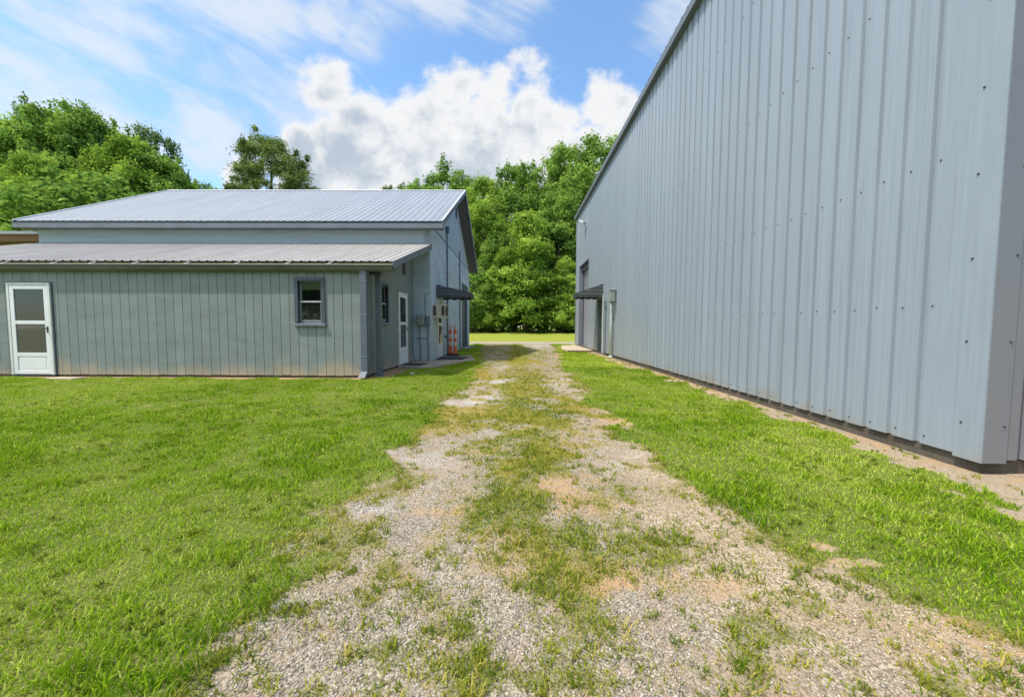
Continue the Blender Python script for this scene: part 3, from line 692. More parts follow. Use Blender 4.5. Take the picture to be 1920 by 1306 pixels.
def roller_door(parent, xf, w, h, z0, depth, mats):
    mb = MB(xf); n = int(h / .075)
    for k in range(n):
        za, zb = z0 + h * k / n, z0 + h * (k + 1) / n; zm = (za + zb) / 2
        mb.add([(0, -depth, za), (w, -depth, za), (w, -depth + .022, zm), (0, -depth + .022, zm), (0, -depth, zb), (w, -depth, zb)], [(0, 1, 2, 3), (3, 2, 5, 4)])
    r = build(mb, 'roller_door', mats[0], parent, recalc=False)
    j = MB(xf)
    j.box((-.02, -depth - .03, z0), (0, -.001, z0 + h)); j.box((w, -depth - .03, z0), (w + .02, -.001, z0 + h)); j.box((-.02, -depth - .03, z0 + h), (w + .02, -.001, z0 + h + .02))
    build(j, 'door_reveal', mats[1], parent)
    g = MB(xf)
    for s in (0.002, w - .062): g.box((s, -depth + .024, z0), (s + .06, -depth + .07, z0 + h))
    g.box((.0, -depth - .0, z0 + h - .36), (w, -depth + .16, z0 + h - .002)); build(g, 'door_track', DTRIM, r)
    return r

# ------------------------------------------------------------------ left workshop with its low annexe
shop = thing('workshop', 'low blue-grey block workshop with grey-green board annexe, galvanised gable roof and white storm doors', 'workshop', (-9.5, 13.4, 0))
E0Y = 9.12; e0 = 2.81; TOPZ = 4.14
zroof = lambda y: e0 + (TOPZ - e0) * (y - E0Y) / (MY0 - E0Y)
AX0 = -16.9; AX1 = -2.92
fr = wallframe((-16.5, LY, 0), (1, 0, 0), (0, -1, 0)); FL = LX + 16.5
dX0, dX1 = atY(21, 618, LY).x + 16.5, atY(101, 618, LY).x + 16.5; dZ1 = atY(60, 530, LY).z
wX0, wX1 = atY(553, 565, LY).x + 16.5, atY(610, 565, LY).x + 16.5; wZ0, wZ1 = atY(580, 611, LY).z, atY(580, 520, LY).z
plank_wall(shop, fr, FL, .055, 2.70, [(dX0 - .01, dX1 + .03, 0, dZ1 + .03), (wX0 + .02, wX1 - .02, wZ0 + .02, wZ1 - .02)], start=atY(112, 600, LY).x + 16.5)
storm_door(shop, wallframe((-16.5 + dX0, LY, 0), (1, 0, 0), (0, -1, 0)), dX1 - dX0, dZ1 - .055, .055)
sash_window(shop, wallframe((-16.5 + wX0, LY, 0), (1, 0, 0), (0, -1, 0)), wX1 - wX0, wZ0, wZ1)
build(MB().box((-16.5, LY + .03, -.1), (LX - .03, LY + .3, .07)), 'foundation', FOUND, shop)
# right end wall of the annexe
sd = wallframe((LX, LY, 0), (0, 1, 0), (1, 0, 0)); SL = MY0 - LY
Yat = lambda px, X: X / ((px - 966) / F)
sw0, sw1 = 10.12 - LY, 10.80 - LY; sd0, sd1 = 11.66 - LY, 12.62 - LY
plank_wall(shop, sd, SL - .002, .055, 3.0, [(sw0 + .02, sw1 - .02, 1.33, 2.43), (sd0 - .01, sd1 + .03, 0, 2.36)], top=lambda s: zroof(LY + s) - .11, start=.03)
sash_window(shop, wallframe((LX, LY + sw0, 0), (0, 1, 0), (1, 0, 0)), sw1 - sw0, 1.31, 2.45, blind=False)
storm_door(shop, wallframe((LX, LY + sd0, 0), (0, 1, 0), (1, 0, 0)), sd1 - sd0, 2.28, .055, knob_right=True)
build(MB().box((LX - .3, LY + .301, -.1), (LX - .03, MY0, .07)), 'foundation', FOUND, shop)
vb = MB(sd)                                            # louvred wall vent
v0, v1, va, vz = 12.2 - LY, 12.5 - LY, 2.92, 3.46
vb.box((v0, 0, va), (v0 + .04, .02, vz)); vb.box((v1 - .04, 0, va), (v1, .02, vz)); vb.box((v0 + .04, 0, vz - .04), (v1 - .04, .02, vz)); vb.box((v0 + .04, 0, va), (v1 - .04, .02, va + .04))
for k in range(7):
    z = va + .05 + k * .065
    vb.add([(v0 + .04, .002, z + .05), (v1 - .04, .002, z + .05), (v1 - .04, .018, z), (v0 + .04, .018, z)], [(0, 1, 2, 3)], 1)
vb.box((v0 + .04, .0005, va + .04), (v1 - .04, .0015, vz - .04), 2)
build(vb, 'wall_vent', [DTRIM, SOFFIT, BLACK], shop)
# corner boards
build(MB().box((LX + .001, LY - .02, .04), (LX + .022, LY + .10, 2.62)), 'corner_board', DTRIM, shop)
# annexe roof
rf = MB()
Lv = Vector((0, MY0 - E0Y, TOPZ - e0)); Nv = Lv.cross(Vector((-1, 0, 0))).normalized()
if Nv.z < 0: Nv = -Nv
ribbed(rf, (AX0, E0Y - .03, e0 - .009), (1, 0, 0), Lv * 1.004, Nv, AX1 - AX0, .205, .07, .017)
aroof = build(rf, 'annexe_roof', OLDROOF, shop, recalc=False)
dk = MB()
dk.add([(AX0, E0Y + .02, e0 - .03), (AX1 - .022, E0Y + .02, e0 - .03), (AX1 - .022, MY0 - .002, TOPZ - .025), (AX0, MY0 - .002, TOPZ - .025), (AX0, E0Y + .02, e0 - .11), (AX1 - .022, E0Y + .02, e0 - .11), (AX1 - .022, MY0 - .002, TOPZ - .105), (AX0, MY0 - .002, TOPZ - .105)],
       [(0, 1, 2, 3), (7, 6, 5, 4), (0, 4, 5, 1), (1, 5, 6, 2), (2, 6, 7, 3), (3, 7, 4, 0)])
build(dk, 'soffit', SOFFIT, aroof)
rk = MB()
rk.add([(AX1 - .02, E0Y - .02, e0 - .012), (AX1 + .005, E0Y - .02, e0 - .012), (AX1 + .005, MY0 - .003, TOPZ - .012), (AX1 - .02, MY0 - .003, TOPZ - .012),
        (AX1 - .02, E0Y - .02, e0 - .17), (AX1 + .005, E0Y - .02, e0 - .17), (AX1 + .005, MY0 - .003, TOPZ - .20), (AX1 - .02, MY0 - .003, TOPZ - .20)],
       [(0, 1, 2, 3), (7, 6, 5, 4), (0, 4, 5, 1), (1, 5, 6, 2), (2, 6, 7, 3), (3, 7, 4, 0)])
build(rk, 'rake_board', FASC, aroof)
# gutter with strap hangers, muck line under the sheet ends
gt = MB(); gY = E0Y - .02; GX0, GX1 = AX0, AX1 + .012
prof = [(gY, e0 - .10), (gY, e0 - .24), (gY - .035, e0 - .255), (gY - .075, e0 - .215), (gY - .10, e0 - .11), (gY - .115, e0 - .105), (gY - .115, e0 - .12), (gY - .092, e0 - .125), (gY - .068, e0 - .205), (gY - .035, e0 - .24), (gY - .012, e0 - .23), (gY - .012, e0 - .10)]
nP = len(prof)
gt.add([(GX0, y, z) for y, z in prof] + [(GX1, y, z) for y, z in prof], [(i, (i + 1) % nP, nP + (i + 1) % nP, nP + i) for i in range(nP)] + [list(range(nP)), list(range(nP, 2 * nP))[::-1]])
gutter = build(gt, 'gutter', GUT, shop)
build(MB().box((GX0, gY - .118, e0 - .108), (GX1, gY - .099, e0 - .094)), 'gutter_lip', LIP, gutter)
build(MB().box((GX0, gY - .085, e0 - .16), (GX1 - .01, gY - .013, e0 - .105)), 'gutter_muck', MUCK, gutter)
build(MB().box((GX0, gY + .001, e0 - .24), (GX1 - .03, gY + .045, e0 - .035)), 'fascia', MUCK, gutter)
for px in (12, 104, 176, 256, 352, 446, 540, 618):
    X = atY(px, 492, gY).x
    h = MB(); h.add([(X - .02, gY - .108, e0 - .093), (X + .01, gY - .108, e0 - .093), (X + .09, gY + .02, e0 - .014), (X + .06, gY + .02, e0 - .014), (X - .02, gY - .108, e0 - .088), (X + .01, gY - .108, e0 - .088), (X + .09, gY + .02, e0 - .009), (X + .06, gY + .02, e0 - .009)],
                    [(0, 3, 2, 1), (4, 5, 6, 7), (0, 1, 5, 4), (1, 2, 6, 5), (2, 3, 7, 6), (3, 0, 4, 7)])
    build(h, 'gutter_strap', LIP, gutter)
# downspout at the front corner, with kicked-out foot
dp = MB(); x0, x1 = atY(677, 600, LY - .06).x, atY(689, 600, LY - .06).x
dp.box((x0, LY - .115, .17), (x1, LY - .012, e0 - .24))
dp.add([(x0, LY - .012, .17), (x1, LY - .012, .17), (x1, LY - .115, .17), (x0, LY - .115, .17), (x0 - .03, LY - .12, .02), (x1 - .01, LY - .12, .02), (x1 - .01, LY - .27, .04), (x0 - .03, LY - .27, .04)],
       [(0, 1, 2, 3), (7, 6, 5, 4), (0, 4, 5, 1), (1, 5, 6, 2), (2, 6, 7, 3), (3, 7, 4, 0)])
for z in (.5, 1.5, 2.3): dp.box((x0 - .012, LY - .119, z), (x1 + .012, LY - .006, z + .03))
build(dp, 'downspout', SPOUT, shop, bevel=.006)
# post and header carrying the rake overhang
build(MB().box((-3.48, 9.42, .0), (-3.35, 9.55, 2.55)), 'porch_post', SPOUT, shop, bevel=.006)
build(MB().box((LX + .002, 9.40, 2.551), (-3.33, 9.57, 2.70)), 'porch_beam', DTRIM, shop)

# block walls of the tall part
mw = MB(); slat_boxes(mw, -16.8, MX, -.1, 4.85, [], MY0, MY0 + .2)
build(mw, 'wall', [UPPER], shop)
rt = MB(); rt.box((LX + .03, MY0 - .012, -.1), (MX - .001, MY0 - .001, 4.0)); build(rt, 'block_return', BLOCK, shop)
gxf = wallframe((MX, MY0, 0), (0, 1, 0), (1, 0, 0)); GLn = MY1 - MY0
RD0, RD1, RDH = 21.35 - MY0, 24.1 - MY0, 3.75
WD0, WD1, WDH = 14.52 - MY0, 15.46 - MY0, 2.33
gw = MB(gxf); slat_boxes(gw, 0.201, GLn, -.1, 4.85, [(RD0, RD1, -.2, RDH), (WD0 - .01, WD1 + .03, -.2, WDH + .03)], -.2, 0); gw.box((0, -.001, -.1), (.2, .0, 4.85)) if False else None
gw.box((0.0, -.19, -.1), (.201, 0, 4.85))
build(gw, 'wall', [BLOCK], shop)
RY, RZ, EY0, EY1, EZ = 19.05, 7.95, 13.05, 25.05, 4.84
zmain = lambda y: EZ + (RZ - EZ) * (1 - abs(y - RY) / (RY - EY0))
gb = MB(); gb.prism([(MX - .2, MY0, 4.851), (MX - .2, MY1, 4.851), (MX - .2, MY1, zmain(MY1) - .09), (MX - .2, RY, RZ - .09), (MX - .2, MY0, zmain(MY0) - .09)], (.192, 0, 0))
build(gb, 'gable_wall', UPPER, shop)
build(MB(gxf).box((.0, 0.0005, 4.825), (GLn, .016, 4.865)), 'wall_flashing', PIPE, shop)
bk = MB(); bk.box((-16.8, MY1 - .2, -.1), (MX - .2005, MY1, 4.85)); build(bk, 'wall', [BLOCK], shop)
lw = MB(); lw.box((-16.8, MY0 + .2005, -.1), (-16.6, MY1 - .2005, 4.85)); lw.prism([(-16.8, MY0, 4.8505), (-16.8, MY1, 4.8505), (-16.8, MY1, zmain(MY1) - .09), (-16.8, RY, RZ - .09), (-16.8, MY0, zmain(MY0) - .09)], (.2, 0, 0)); build(lw, 'wall', [BLOCK], shop)
al = MB(); al.box((-16.49, LY + .31, -.1), (-16.3, MY0 - .02, 2.6)); build(al, 'wall', [SIDING], shop)
# main roof: front and back slopes, ridge cap, rakes, eave gutter
RX0, RX1 = -17.2, -2.46
mr = MB()
for ys, sgn in ((EY0, 1), (EY1, -1)):
    Lr = Vector((0, RY - ys, RZ - EZ)); Nr = Vector((0, -(RZ - EZ) * sgn, abs(RY - ys))).normalized()
    ribbed(mr, (RX0, ys - .04 * sgn, EZ - .022), (1, 0, 0), Lr * 1.006, Nr, RX1 - RX0, .236, .06, .013)
mroof = build(mr, 'main_roof', ROOF, shop, recalc=False)
un = MB()
for ys in (EY0, EY1):
    y0 = ys + (.03 if ys < RY else -.03)
    un.add([(RX0 + .03, y0, EZ - .01), (RX1 - .03, y0, EZ - .01), (RX1 - .03, RY, RZ - .025), (RX0 + .03, RY, RZ - .025), (RX0 + .03, y0, EZ - .09), (RX1 - .03, y0, EZ - .09), (RX1 - .03, RY, RZ - .105), (RX0 + .03, RY, RZ - .105)],
           [(0, 1, 2, 3), (7, 6, 5, 4), (0, 4, 5, 1), (1, 5, 6, 2), (2, 6, 7, 3), (3, 7, 4, 0)])
build(un, 'soffit', SOFFIT, mroof)
rc = MB()
rc.prism([(RX0, RY - .16, RZ - .055), (RX0, RY, RZ + .035), (RX0, RY + .16, RZ - .055), (RX0, RY, RZ + .02)], (RX1 - RX0 + .01, 0, 0)); build(rc, 'ridge_cap', RIDGE, mroof)
for X in (RX1 - .028, RX0 - .002):
    for ys in (EY0, EY1):
        q = MB(); y0 = ys - (.03 if ys < RY else -.03); w = .03
        q.add([(X, y0, EZ - .0), (X + w, y0, EZ - .0), (X + w, RY, RZ + .012), (X, RY, RZ + .012), (X, y0, EZ - .19), (X + w, y0, EZ - .19), (X + w, RY, RZ - .19), (X, RY, RZ - .19)],
              [(0, 1, 2, 3), (7, 6, 5, 4), (0, 4, 5, 1), (1, 5, 6, 2), (2, 6, 7, 3), (3, 7, 4, 0)])
        build(q, 'rake_board', FASC, mroof)
        t = MB(); t.add([(X - .012, y0, EZ + .002), (X + w + .012, y0, EZ + .002), (X + w + .012, RY, RZ + .014), (X - .012, RY, RZ + .014), (X - .012, y0, EZ + .026), (X + w + .012, y0, EZ + .026), (X + w + .012, RY, RZ + .038), (X - .012, RY, RZ + .038)],
                        [(0, 3, 2, 1), (4, 5, 6, 7), (0, 1, 5, 4), (1, 2, 6, 5), (2, 3, 7, 6), (3, 0, 4, 7)]); build(t, 'rake_flashing', RIDGE, mroof)
ev = MB(); ev.box((RX0, EY0 - .005, EZ - .10), (RX1, EY0 + .03, EZ - .02), 0); ev.box((RX0, EY0 - .045, EZ - .25), (RX1, EY0 + .03, EZ - .1005), 1); ev.box((RX0 + .02, EY0 + .0305, EZ - .24), (RX1 - .02, MY0 - .001, EZ - .22), 1)
build(ev, 'eave_fascia_and_shadow', [DTRIM, FASC], mroof)  # dark top band paints in the shadow below the roof edge
gv = MB(gxf); s0 = 19.25 - MY0; gv.box((s0, -.006, 6.72), (s0 + .34, .012, 7.40), 0)
for k in range(6): gv.box((s0 + .03, .012, 6.76 + k * .105), (s0 + .31, .022, 6.80 + k * .105), 1)
build(gv, 'gable_vent', [BLACK, DTRIM], shop)
# fittings on the gable wall
storm_door(shop, wallframe((MX, MY0 + WD0, 0), (0, 1, 0), (1, 0, 0)), WD1 - WD0, WDH - .055, .055)
awning(shop, wallframe((MX, 14.42, 0), (0, 1, 0), (1, 0, 0)), 1.35, 2.83, 1.27, 2.56, .15, [AWN, AWNL])
roller_door(shop, wallframe((MX, MY0 + RD0, 0), (0, 1, 0), (1, 0, 0)), RD1 - RD0, RDH, 0, .16, [DTRIM, DTRIM])
for Y, zt, hb in ((16.55, 5.30, True), (20.3, 5.25, False)):
    p = MB(); p.tube([(MX + .05, Y, .02), (MX + .05, Y, zt)], .032, 8)
    if hb: p.box((MX + .002, Y - .09, zt - .02), (MX + .13, Y + .09, zt + .24))
    for z in (.8, 2.0, 3.3, 4.5): p.box((MX + .001, Y - .06, z), (MX + .084, Y + .06, z + .03))
    build(p, 'conduit', PIPE, shop)
def outlet(pts, r, name, mat, par): build(MB().tube(pts, r, 7), name, mat, par)
# meter boxes on the shaded return wall
def ret(px0, px1, py0, py1): a = atY(px0, py1, MY0 - .1); b_ = atY(px1, py0, MY0 - .1); return a.x, b_.x, a.z, b_.z
x0, x1, z0, z1 = ret(782, 796, 590, 610)
mt = build(MB().box((x0, MY0 - .19, z0), (x1, MY0 - .013, z1)), 'meter_box', METER, shop, bevel=.035)
build(MB().box((x0 + .03, MY0 - .197, z0 + .04), (x1 - .03, MY0 - .189, z1 - .05)), 'lid', METER, mt, bevel=.003)
x2, x3, z2, z3 = ret(798, 805.5, 592, 610)
build(MB().box((x2, MY0 - .12, z2), (x3, MY0 - .013, z3)), 'junction_box', METERD, shop, bevel=.008)
for xa, za in (((x0 + x1) / 2 - .05, z0), ((x2 + x3) / 2, z2)):
    outlet([(xa, MY0 - .05, za + .02), (xa, MY0 - .05, .75), (xa + .02, MY0 - .05, .6), (xa + .02, MY0 - .05, .02)], .022, 'conduit', METERD, shop)
outlet([(LX + .12, MY0 - .03, .84), ((x2 + x3) / 2, MY0 - .03, .84)], .013, 'conduit', METERD, shop)
outlet([(x2 - .02, MY0 - .03, z3 - .1), (x2 - .02, MY0 - .03, 2.42), (MX - .02, MY0 - .03, 2.42)], .013, 'conduit', METERD, shop)
# small tap box beside the posts
build(MB(gxf).box((16.05 - MY0, 0.001, .78), (16.2 - MY0, .09, .90)), 'junction_box', METERD, shop, bevel=.008)
build(MB().box((-3.0, 21.2, -.1), (-2.55, 24.3, .08)), 'threshold', CONC, shop, bevel=.01)

# window air conditioner sticking out of the wall
ac = thing('air_conditioner', 'cream boxy air conditioner with brown side grilles sticking out of the block wall', 'air conditioner', (-2.8, 14.1, 1.58))
ax0, ax1, ay0, ay1, az0, az1 = MX + .002, MX + .44, 13.82, 14.40, 1.58, 2.07
build(MB().box((ax0, ay0, az0 + .03), (ax1, ay1, az1)), 'casing', CREAM, ac, bevel=.012)
g = MB(); g.box((ax0 - 0, ay0 - .03, az0), (ax1 + .02, ay1 + .02, az0 + .0295)); build(g, 'base_tray', CREAM, ac)
for a, b_ in ((ax0 + .01, ax0 + .115), (ax1 - .125, ax1 - .02)):
    g = MB(); g.box((a, ay0 - .004, az0 + .08), (b_, ay0 + .002, az1 - .05))
    for k in range(5): g.box((a + .012 + k * .019, ay0 - .011, az0 + .09), (a + .020 + k * .019, ay0 - .0045, az1 - .06))
    build(g, 'side_grille', GRILLE, ac)
g = MB(); g.box((ax1 - .001, ay0 + .04, az0 + .07), (ax1 + .006, ay1 - .04, az1 - .05))
for k in range(14): g.box((ax1 + .0065, ay0 + .05, az0 + .085 + k * .024), (ax1 + .012, ay1 - .05, az0 + .094 + k * .024))
build(g, 'rear_grille', GRILLE, ac)

# ------------------------------------------------------------------ paving, mats, posts, odds and ends
def slab(name, poly, z0, z1, mat, kind='structure'):
    o = build(MB().prism([(x, y, z0) for x, y in poly], (0, 0, z1 - z0)), name, mat, None, bevel=.012)
    if kind: tag(o, kind=kind)
    return o
slab('pavement', [(LX + .025, 11.48), (-3.1, 11.3), (-2.62, 11.2), (-2.25, 12.3), (-1.5, 14.1), (-1.85, 15.9), (MX + .002, 16.1), (MX + .002, MY0 - .014), (LX + .025, MY0 - .014)], -.08, .045, CONC)
slab('concrete_apron', [(XR + .03, 19.6), (2.72, 19.3), (2.6, 21.2), (3.0, 24.4), (XR + .03, 25.2)], -.08, .075, CONCL)
tb = build(MB().box((2.66, 19.16, -.05), (3.95, 19.30, .085)), 'timber', WOODTR, None, bevel=.012)
tag(tb, 'weathered brown timber edging the concrete in front of the tall metal building', 'timber')
def mat_obj(poly, z, label):
    mb = MB().prism([(x, y, z) for x, y in poly], (0, 0, .014)); o = build(mb, 'door_mat', RUBBER, None); tag(o, label, 'door mat')
mat_obj([(-3.55, 11.72), (-2.95, 11.62), (-2.86, 12.35), (-3.5, 12.5)], .046, 'small dark rubber mat on the slab below the annexe side door')
mat_obj([(-2.93, 13.75), (-1.95, 13.85), (-1.82, 15.0), (-2.93, 15.2)], .046, 'large brown-black rubber mat under the navy awning by the orange posts')
st = build(MB().prism([(-10.95, 8.68, -.02), (-10.25, 8.62, -.02), (-10.18, 8.86, -.02), (-10.85, 8.9, -.02)], (0, 0, .05)), 'stepping_slab', CONCL, None, bevel=.008)
tag(st, 'flat pale concrete slab lying in the dirt right of the white front door', 'slab')
ps = build(MB().box((-2.78, 9.98, 0), (-2.69, 10.03, .025)), 'paper_scrap', WHITE, None, bevel=.006); ps.rotation_euler = (.15, .1, .5)
tag(ps, 'tiny white scrap of paper on bare soil near the porch post', 'litter')

def delineator(loc, label, rot):
    t = thing('traffic_post', label, 'traffic post', loc, 'orange traffic posts beside the workshop door')
    x, y, z = loc
    def lathe(pr, n=18):
        mb = MB(); vs, fs = [], []
        for r_, h in pr:
            for k in range(n): vs.append((x + r_ * math.cos(6.2832 * k / n), y + r_ * math.sin(6.2832 * k / n), z + h))
        for i in range(len(pr) - 1):
            for k in range(n): fs.append((i * n + k, i * n + (k + 1) % n, (i + 1) * n + (k + 1) % n, (i + 1) * n + k))
        fs.append(list(range(n))[::-1]); fs.append(list(range((len(pr) - 1) * n, len(pr) * n)))
        return mb.add(vs, fs)
    build(lathe([(.21, .0), (.21, .035), (.15, .06), (.10, .075), (.09, .08)], 8), 'rubber_base', RUBBER, t)
    b_ = build(lathe([(.085, .081), (.085, .14), (.072, .2), (.064, .7), (.058, 1.06), (.05, 1.09), (.03, 1.10)]), 'post_body', ORANGE, t, smooth=True)
    for h0, h1 in ((.42, .58), (.72, .90)): build(lathe([(.0745 - .014 * h0, h0), (.0765 - .014 * h0, h0 + .004), (.0765 - .014 * h1, h1 - .004), (.0745 - .014 * h1, h1)]), 'reflective_band', BANDW, b_, smooth=True)
    c, s = math.cos(rot), math.sin(rot)
    pts = []
    for k in range(13):
        a = math.pi * (1.5 + 2 * k / 12); pts.append((x + c * .05 * math.cos(a), y + s * .05 * math.cos(a), z + 1.185 + .09 * math.sin(a)))
    build(MB().tube(pts, .013, 7), 'handle_loop', ORANGE, t, smooth=True)
delineator((-2.74, 15.95, .046), 'orange and white traffic post touching the block wall, leftmost of the two', .2)
delineator((-2.50, 15.75, .046), 'orange and white traffic post standing right in front of its twin by the mat', 1.0)

# ------------------------------------------------------------------ wooden lean-to at the far left
sh = thing('shed', 'brown wooden shed with pale tin roof edge beyond the left end of the workshop', 'shed', (-20, 16, 0))
s = MB(); s.box((-24, 13.9, -.1), (-17.0, 14.0, 4.25)); s.box((-17.1, 14.0, -.1), (-17.0, 18.5, 4.25)); s.box((-24, 18.4, -.1), (-17.1, 18.5, 4.25)); build(s, 'wall', BROWN, sh)
s = MB(); s.box((-24, 13.62, 4.26), (-16.87, 13.66, 4.52)); build(s, 'fascia', BROWN, sh)
s = MB(); s.prism([(-24.1, 13.55, 4.50), (-24.1, 13.55, 4.60), (-24.1, 18.8, 4.75), (-24.1, 18.8, 4.65)], (7.22, 0, 0)); build(s, 'roof', ROOF, sh)

# ------------------------------------------------------------------ tall metal building on the right
big = thing('metal_building', 'tall pale blue-grey ribbed metal building filling the right side, with roller door and small awning', 'metal building', (14, 14, 0))
EAVE = 8.33; P = .2772; BX1 = 24.0
rdY0, rdY1, rdH = 20.95, 24.0, 5.0
wdY0, wdY1, wdH = 17.55, 18.5, 2.62
holes = [(rdY0, rdY1, rdH), (wdY0, wdY1, wdH)]
def groove_profile(a0, a1, first):
    """along-wall positions and depth: flat pans, recessed ribs, two faint stiffeners in each pan"""
    pr = [(a0, 0.0)]; c = first
    while c < a1 - .06:
        if c > a0 + .06:
            pr += [(c - .034, 0), (c - .024, -.034), (c + .024, -.034), (c + .034, 0)]
            for q in (.36, .64):
                e = c + P * q
                if e + .02 < a1 - .05: pr += [(e - .02, 0), (e - .007, .0014), (e + .007, .0014), (e + .02, 0)]
        c += P
    return pr + [(a1, 0.0)]
pr = groove_profile(RY0 + .19, RY1 - .12, 3.475)
fin = []
for (a, d), (b_, e) in zip(pr, pr[1:]):                 # split at the openings
    cuts = sorted({a, b_} | {h for hh in holes for h in hh[:2] if a < h < b_})
    for u, v in zip(cuts, cuts[1:]):
        t = lambda q: d + (e - d) * (q - a) / (b_ - a)
        fin.append((u, t(u), v, t(v)))
wl = MB()
for u, du, v, dv in fin:
    c = (u + v) / 2; zb = .125
    for h0, h1, hz in holes:
        if h0 <= c <= h1: zb = hz
    wl.add([(XR - du, u, zb), (XR - dv, v, zb), (XR - dv, v, EAVE), (XR - du, u, EAVE)], [(0, 1, 2, 3)])
def screw(mb, Y, z, X=XR, r=.0052, mi=1, face=0):
    k = 6; o = Vector((X, Y, z)); vs = []
    for dd, rr in ((0, r * 1.7), (.003, r * 1.7), (.003, r), (.012, r * .95)):
        for i in range(k):
            a = 1.0472 * i
            vs.append((X - dd, Y + rr * math.cos(a), z + rr * math.sin(a)) if face == 0 else (X + rr * math.cos(a), Y - dd, z + rr * math.sin(a)))
    fs = [(j * k + i, j * k + (i + 1) % k, (j + 1) * k + (i + 1) % k, (j + 1) * k + i) for j in range(3) for i in range(k)] + [list(range(3 * k, 4 * k))]
    mb.add(vs, fs, mi)
c = 3.475 + P; i = 0
while c < RY1 - .4:
    for z in (.20, 1.47, 2.83, 4.75, 6.7):
        Y = c - .068 + random.uniform(-.006, .006)
        if not any(h0 - .1 < Y < h1 + .1 and z < hz + .1 for h0, h1, hz in holes) and random.random() < .93: screw(wl, Y, z + random.uniform(-.012, .012))
    c += P
build(wl, 'wall', [RWALL, SCREW], big, recalc=False)
# corner trim wrapping both faces; front flange coloured darker in place of shade
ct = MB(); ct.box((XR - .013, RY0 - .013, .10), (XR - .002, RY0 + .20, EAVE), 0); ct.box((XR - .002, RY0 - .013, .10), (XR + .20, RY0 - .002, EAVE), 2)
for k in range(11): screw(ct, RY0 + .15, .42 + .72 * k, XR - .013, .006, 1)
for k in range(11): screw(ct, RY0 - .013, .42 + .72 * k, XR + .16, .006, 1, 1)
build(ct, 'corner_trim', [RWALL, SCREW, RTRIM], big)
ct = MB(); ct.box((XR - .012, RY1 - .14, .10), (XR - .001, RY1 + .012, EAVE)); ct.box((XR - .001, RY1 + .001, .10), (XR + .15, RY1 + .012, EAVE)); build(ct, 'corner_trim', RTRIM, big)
# front, back, right walls
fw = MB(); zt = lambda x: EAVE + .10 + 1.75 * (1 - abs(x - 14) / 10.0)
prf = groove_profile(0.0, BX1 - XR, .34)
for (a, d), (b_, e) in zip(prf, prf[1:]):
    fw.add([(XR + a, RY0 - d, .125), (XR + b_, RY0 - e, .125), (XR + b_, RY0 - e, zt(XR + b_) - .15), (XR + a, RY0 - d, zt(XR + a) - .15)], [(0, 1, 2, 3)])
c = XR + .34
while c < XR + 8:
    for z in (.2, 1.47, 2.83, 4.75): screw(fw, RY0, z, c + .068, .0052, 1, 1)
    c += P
build(fw, 'wall', [RTRIM, SCREW], big, recalc=False)  # front wall takes the darker grey that stands in for shade
bw = MB(); bw.prism([(XR, RY1 - .02, .1), (BX1, RY1 - .02, .1), (BX1, RY1 - .02, EAVE), (14, RY1 - .02, EAVE + 1.7), (XR, RY1 - .02, EAVE)], (0, .02, 0)); build(bw, 'wall', [RWALL], big)
bw = MB(); bw.box((BX1 - .02, RY0, .1), (BX1, RY1 - .021, EAVE)); build(bw, 'wall', [RWALL], big)
fd = MB(); fd.box((XR + .035, RY0 + .035, -.15), (BX1 - .05, RY1 - .05, .115)); build(fd, 'foundation', FOUND, big)
# roof with eave trim and the rib ends showing above it
rr = MB()
for xe, sg in ((XR - .13, 1), (BX1 + .13, -1)):
    Lr = Vector((14 - xe, 0, 1.78)); Nr = Vector((-1.78 * sg, 0, abs(14 - xe))).normalized()
    ribbed(rr, (xe, RY0 - .14, EAVE + .135), (0, 1, 0), Lr, Nr, RY1 - RY0 + .28, .305, .10, .035)
broof = build(rr, 'roof', ROOFDK, big, recalc=False)
et = MB(); et.box((XR - .145, RY0 - .15, EAVE - .055), (XR - .125, RY1 + .15, EAVE + .132)); et.box((XR - .1245, RY0 - .15, EAVE - .055), (XR + .05, RY1 + .15, EAVE - .043)); build(et, 'eave_trim', ROOFDK, broof)
q = MB(); q.add([(XR - .15, RY0 - .16, EAVE - .05), (14, RY0 - .16, EAVE + 1.72), (14, RY0 - .16, EAVE + 1.92), (XR - .15, RY0 - .16, EAVE + .14), (XR - .15, RY0 - .125, EAVE - .05), (14, RY0 - .125, EAVE + 1.72), (14, RY0 - .125, EAVE + 1.92), (XR - .15, RY0 - .125, EAVE + .14)],
                [(0, 1, 2, 3), (7, 6, 5, 4), (0, 4, 5, 1), (1, 5, 6, 2), (2, 6, 7, 3), (3, 7, 4, 0)]); build(q, 'rake_trim', ROOFDK, broof)
# roller door, walk door, awning
rxf = wallframe((XR, rdY0, 0), (0, 1, 0), (-1, 0, 0))
roller_door(big, rxf, rdY1 - rdY0, rdH, 0.08, .32, [SHUT, REVEAL])
wxf = wallframe((XR, wdY0, 0), (0, 1, 0), (-1, 0, 0)); ww = wdY1 - wdY0
dr = build(MB(wxf).box((.05, -.17, .12), (ww - .05, -.12, wdH - .05)), 'walk_door', WDOOR, big)
hb = MB(wxf); hb.tube([(ww - .13, -.12, 1.1), (ww - .13, -.06, 1.1)], .022, 8); build(hb, 'door_knob', PVC, dr, smooth=True)
j = MB(wxf); j.box((0, -.18, .1), (.048, .004, wdH)); j.box((ww - .048, -.18, .1), (ww, .004, wdH)); j.box((.048, -.18, wdH - .048), (ww - .048, .004, wdH)); build(j, 'door_frame', REVEAL, dr)
awning(big, wallframe((XR, 17.40, 0), (0, 1, 0), (-1, 0, 0)), 1.30, 3.22, 1.17, 2.83, .16, [AWNR, AWNRL])
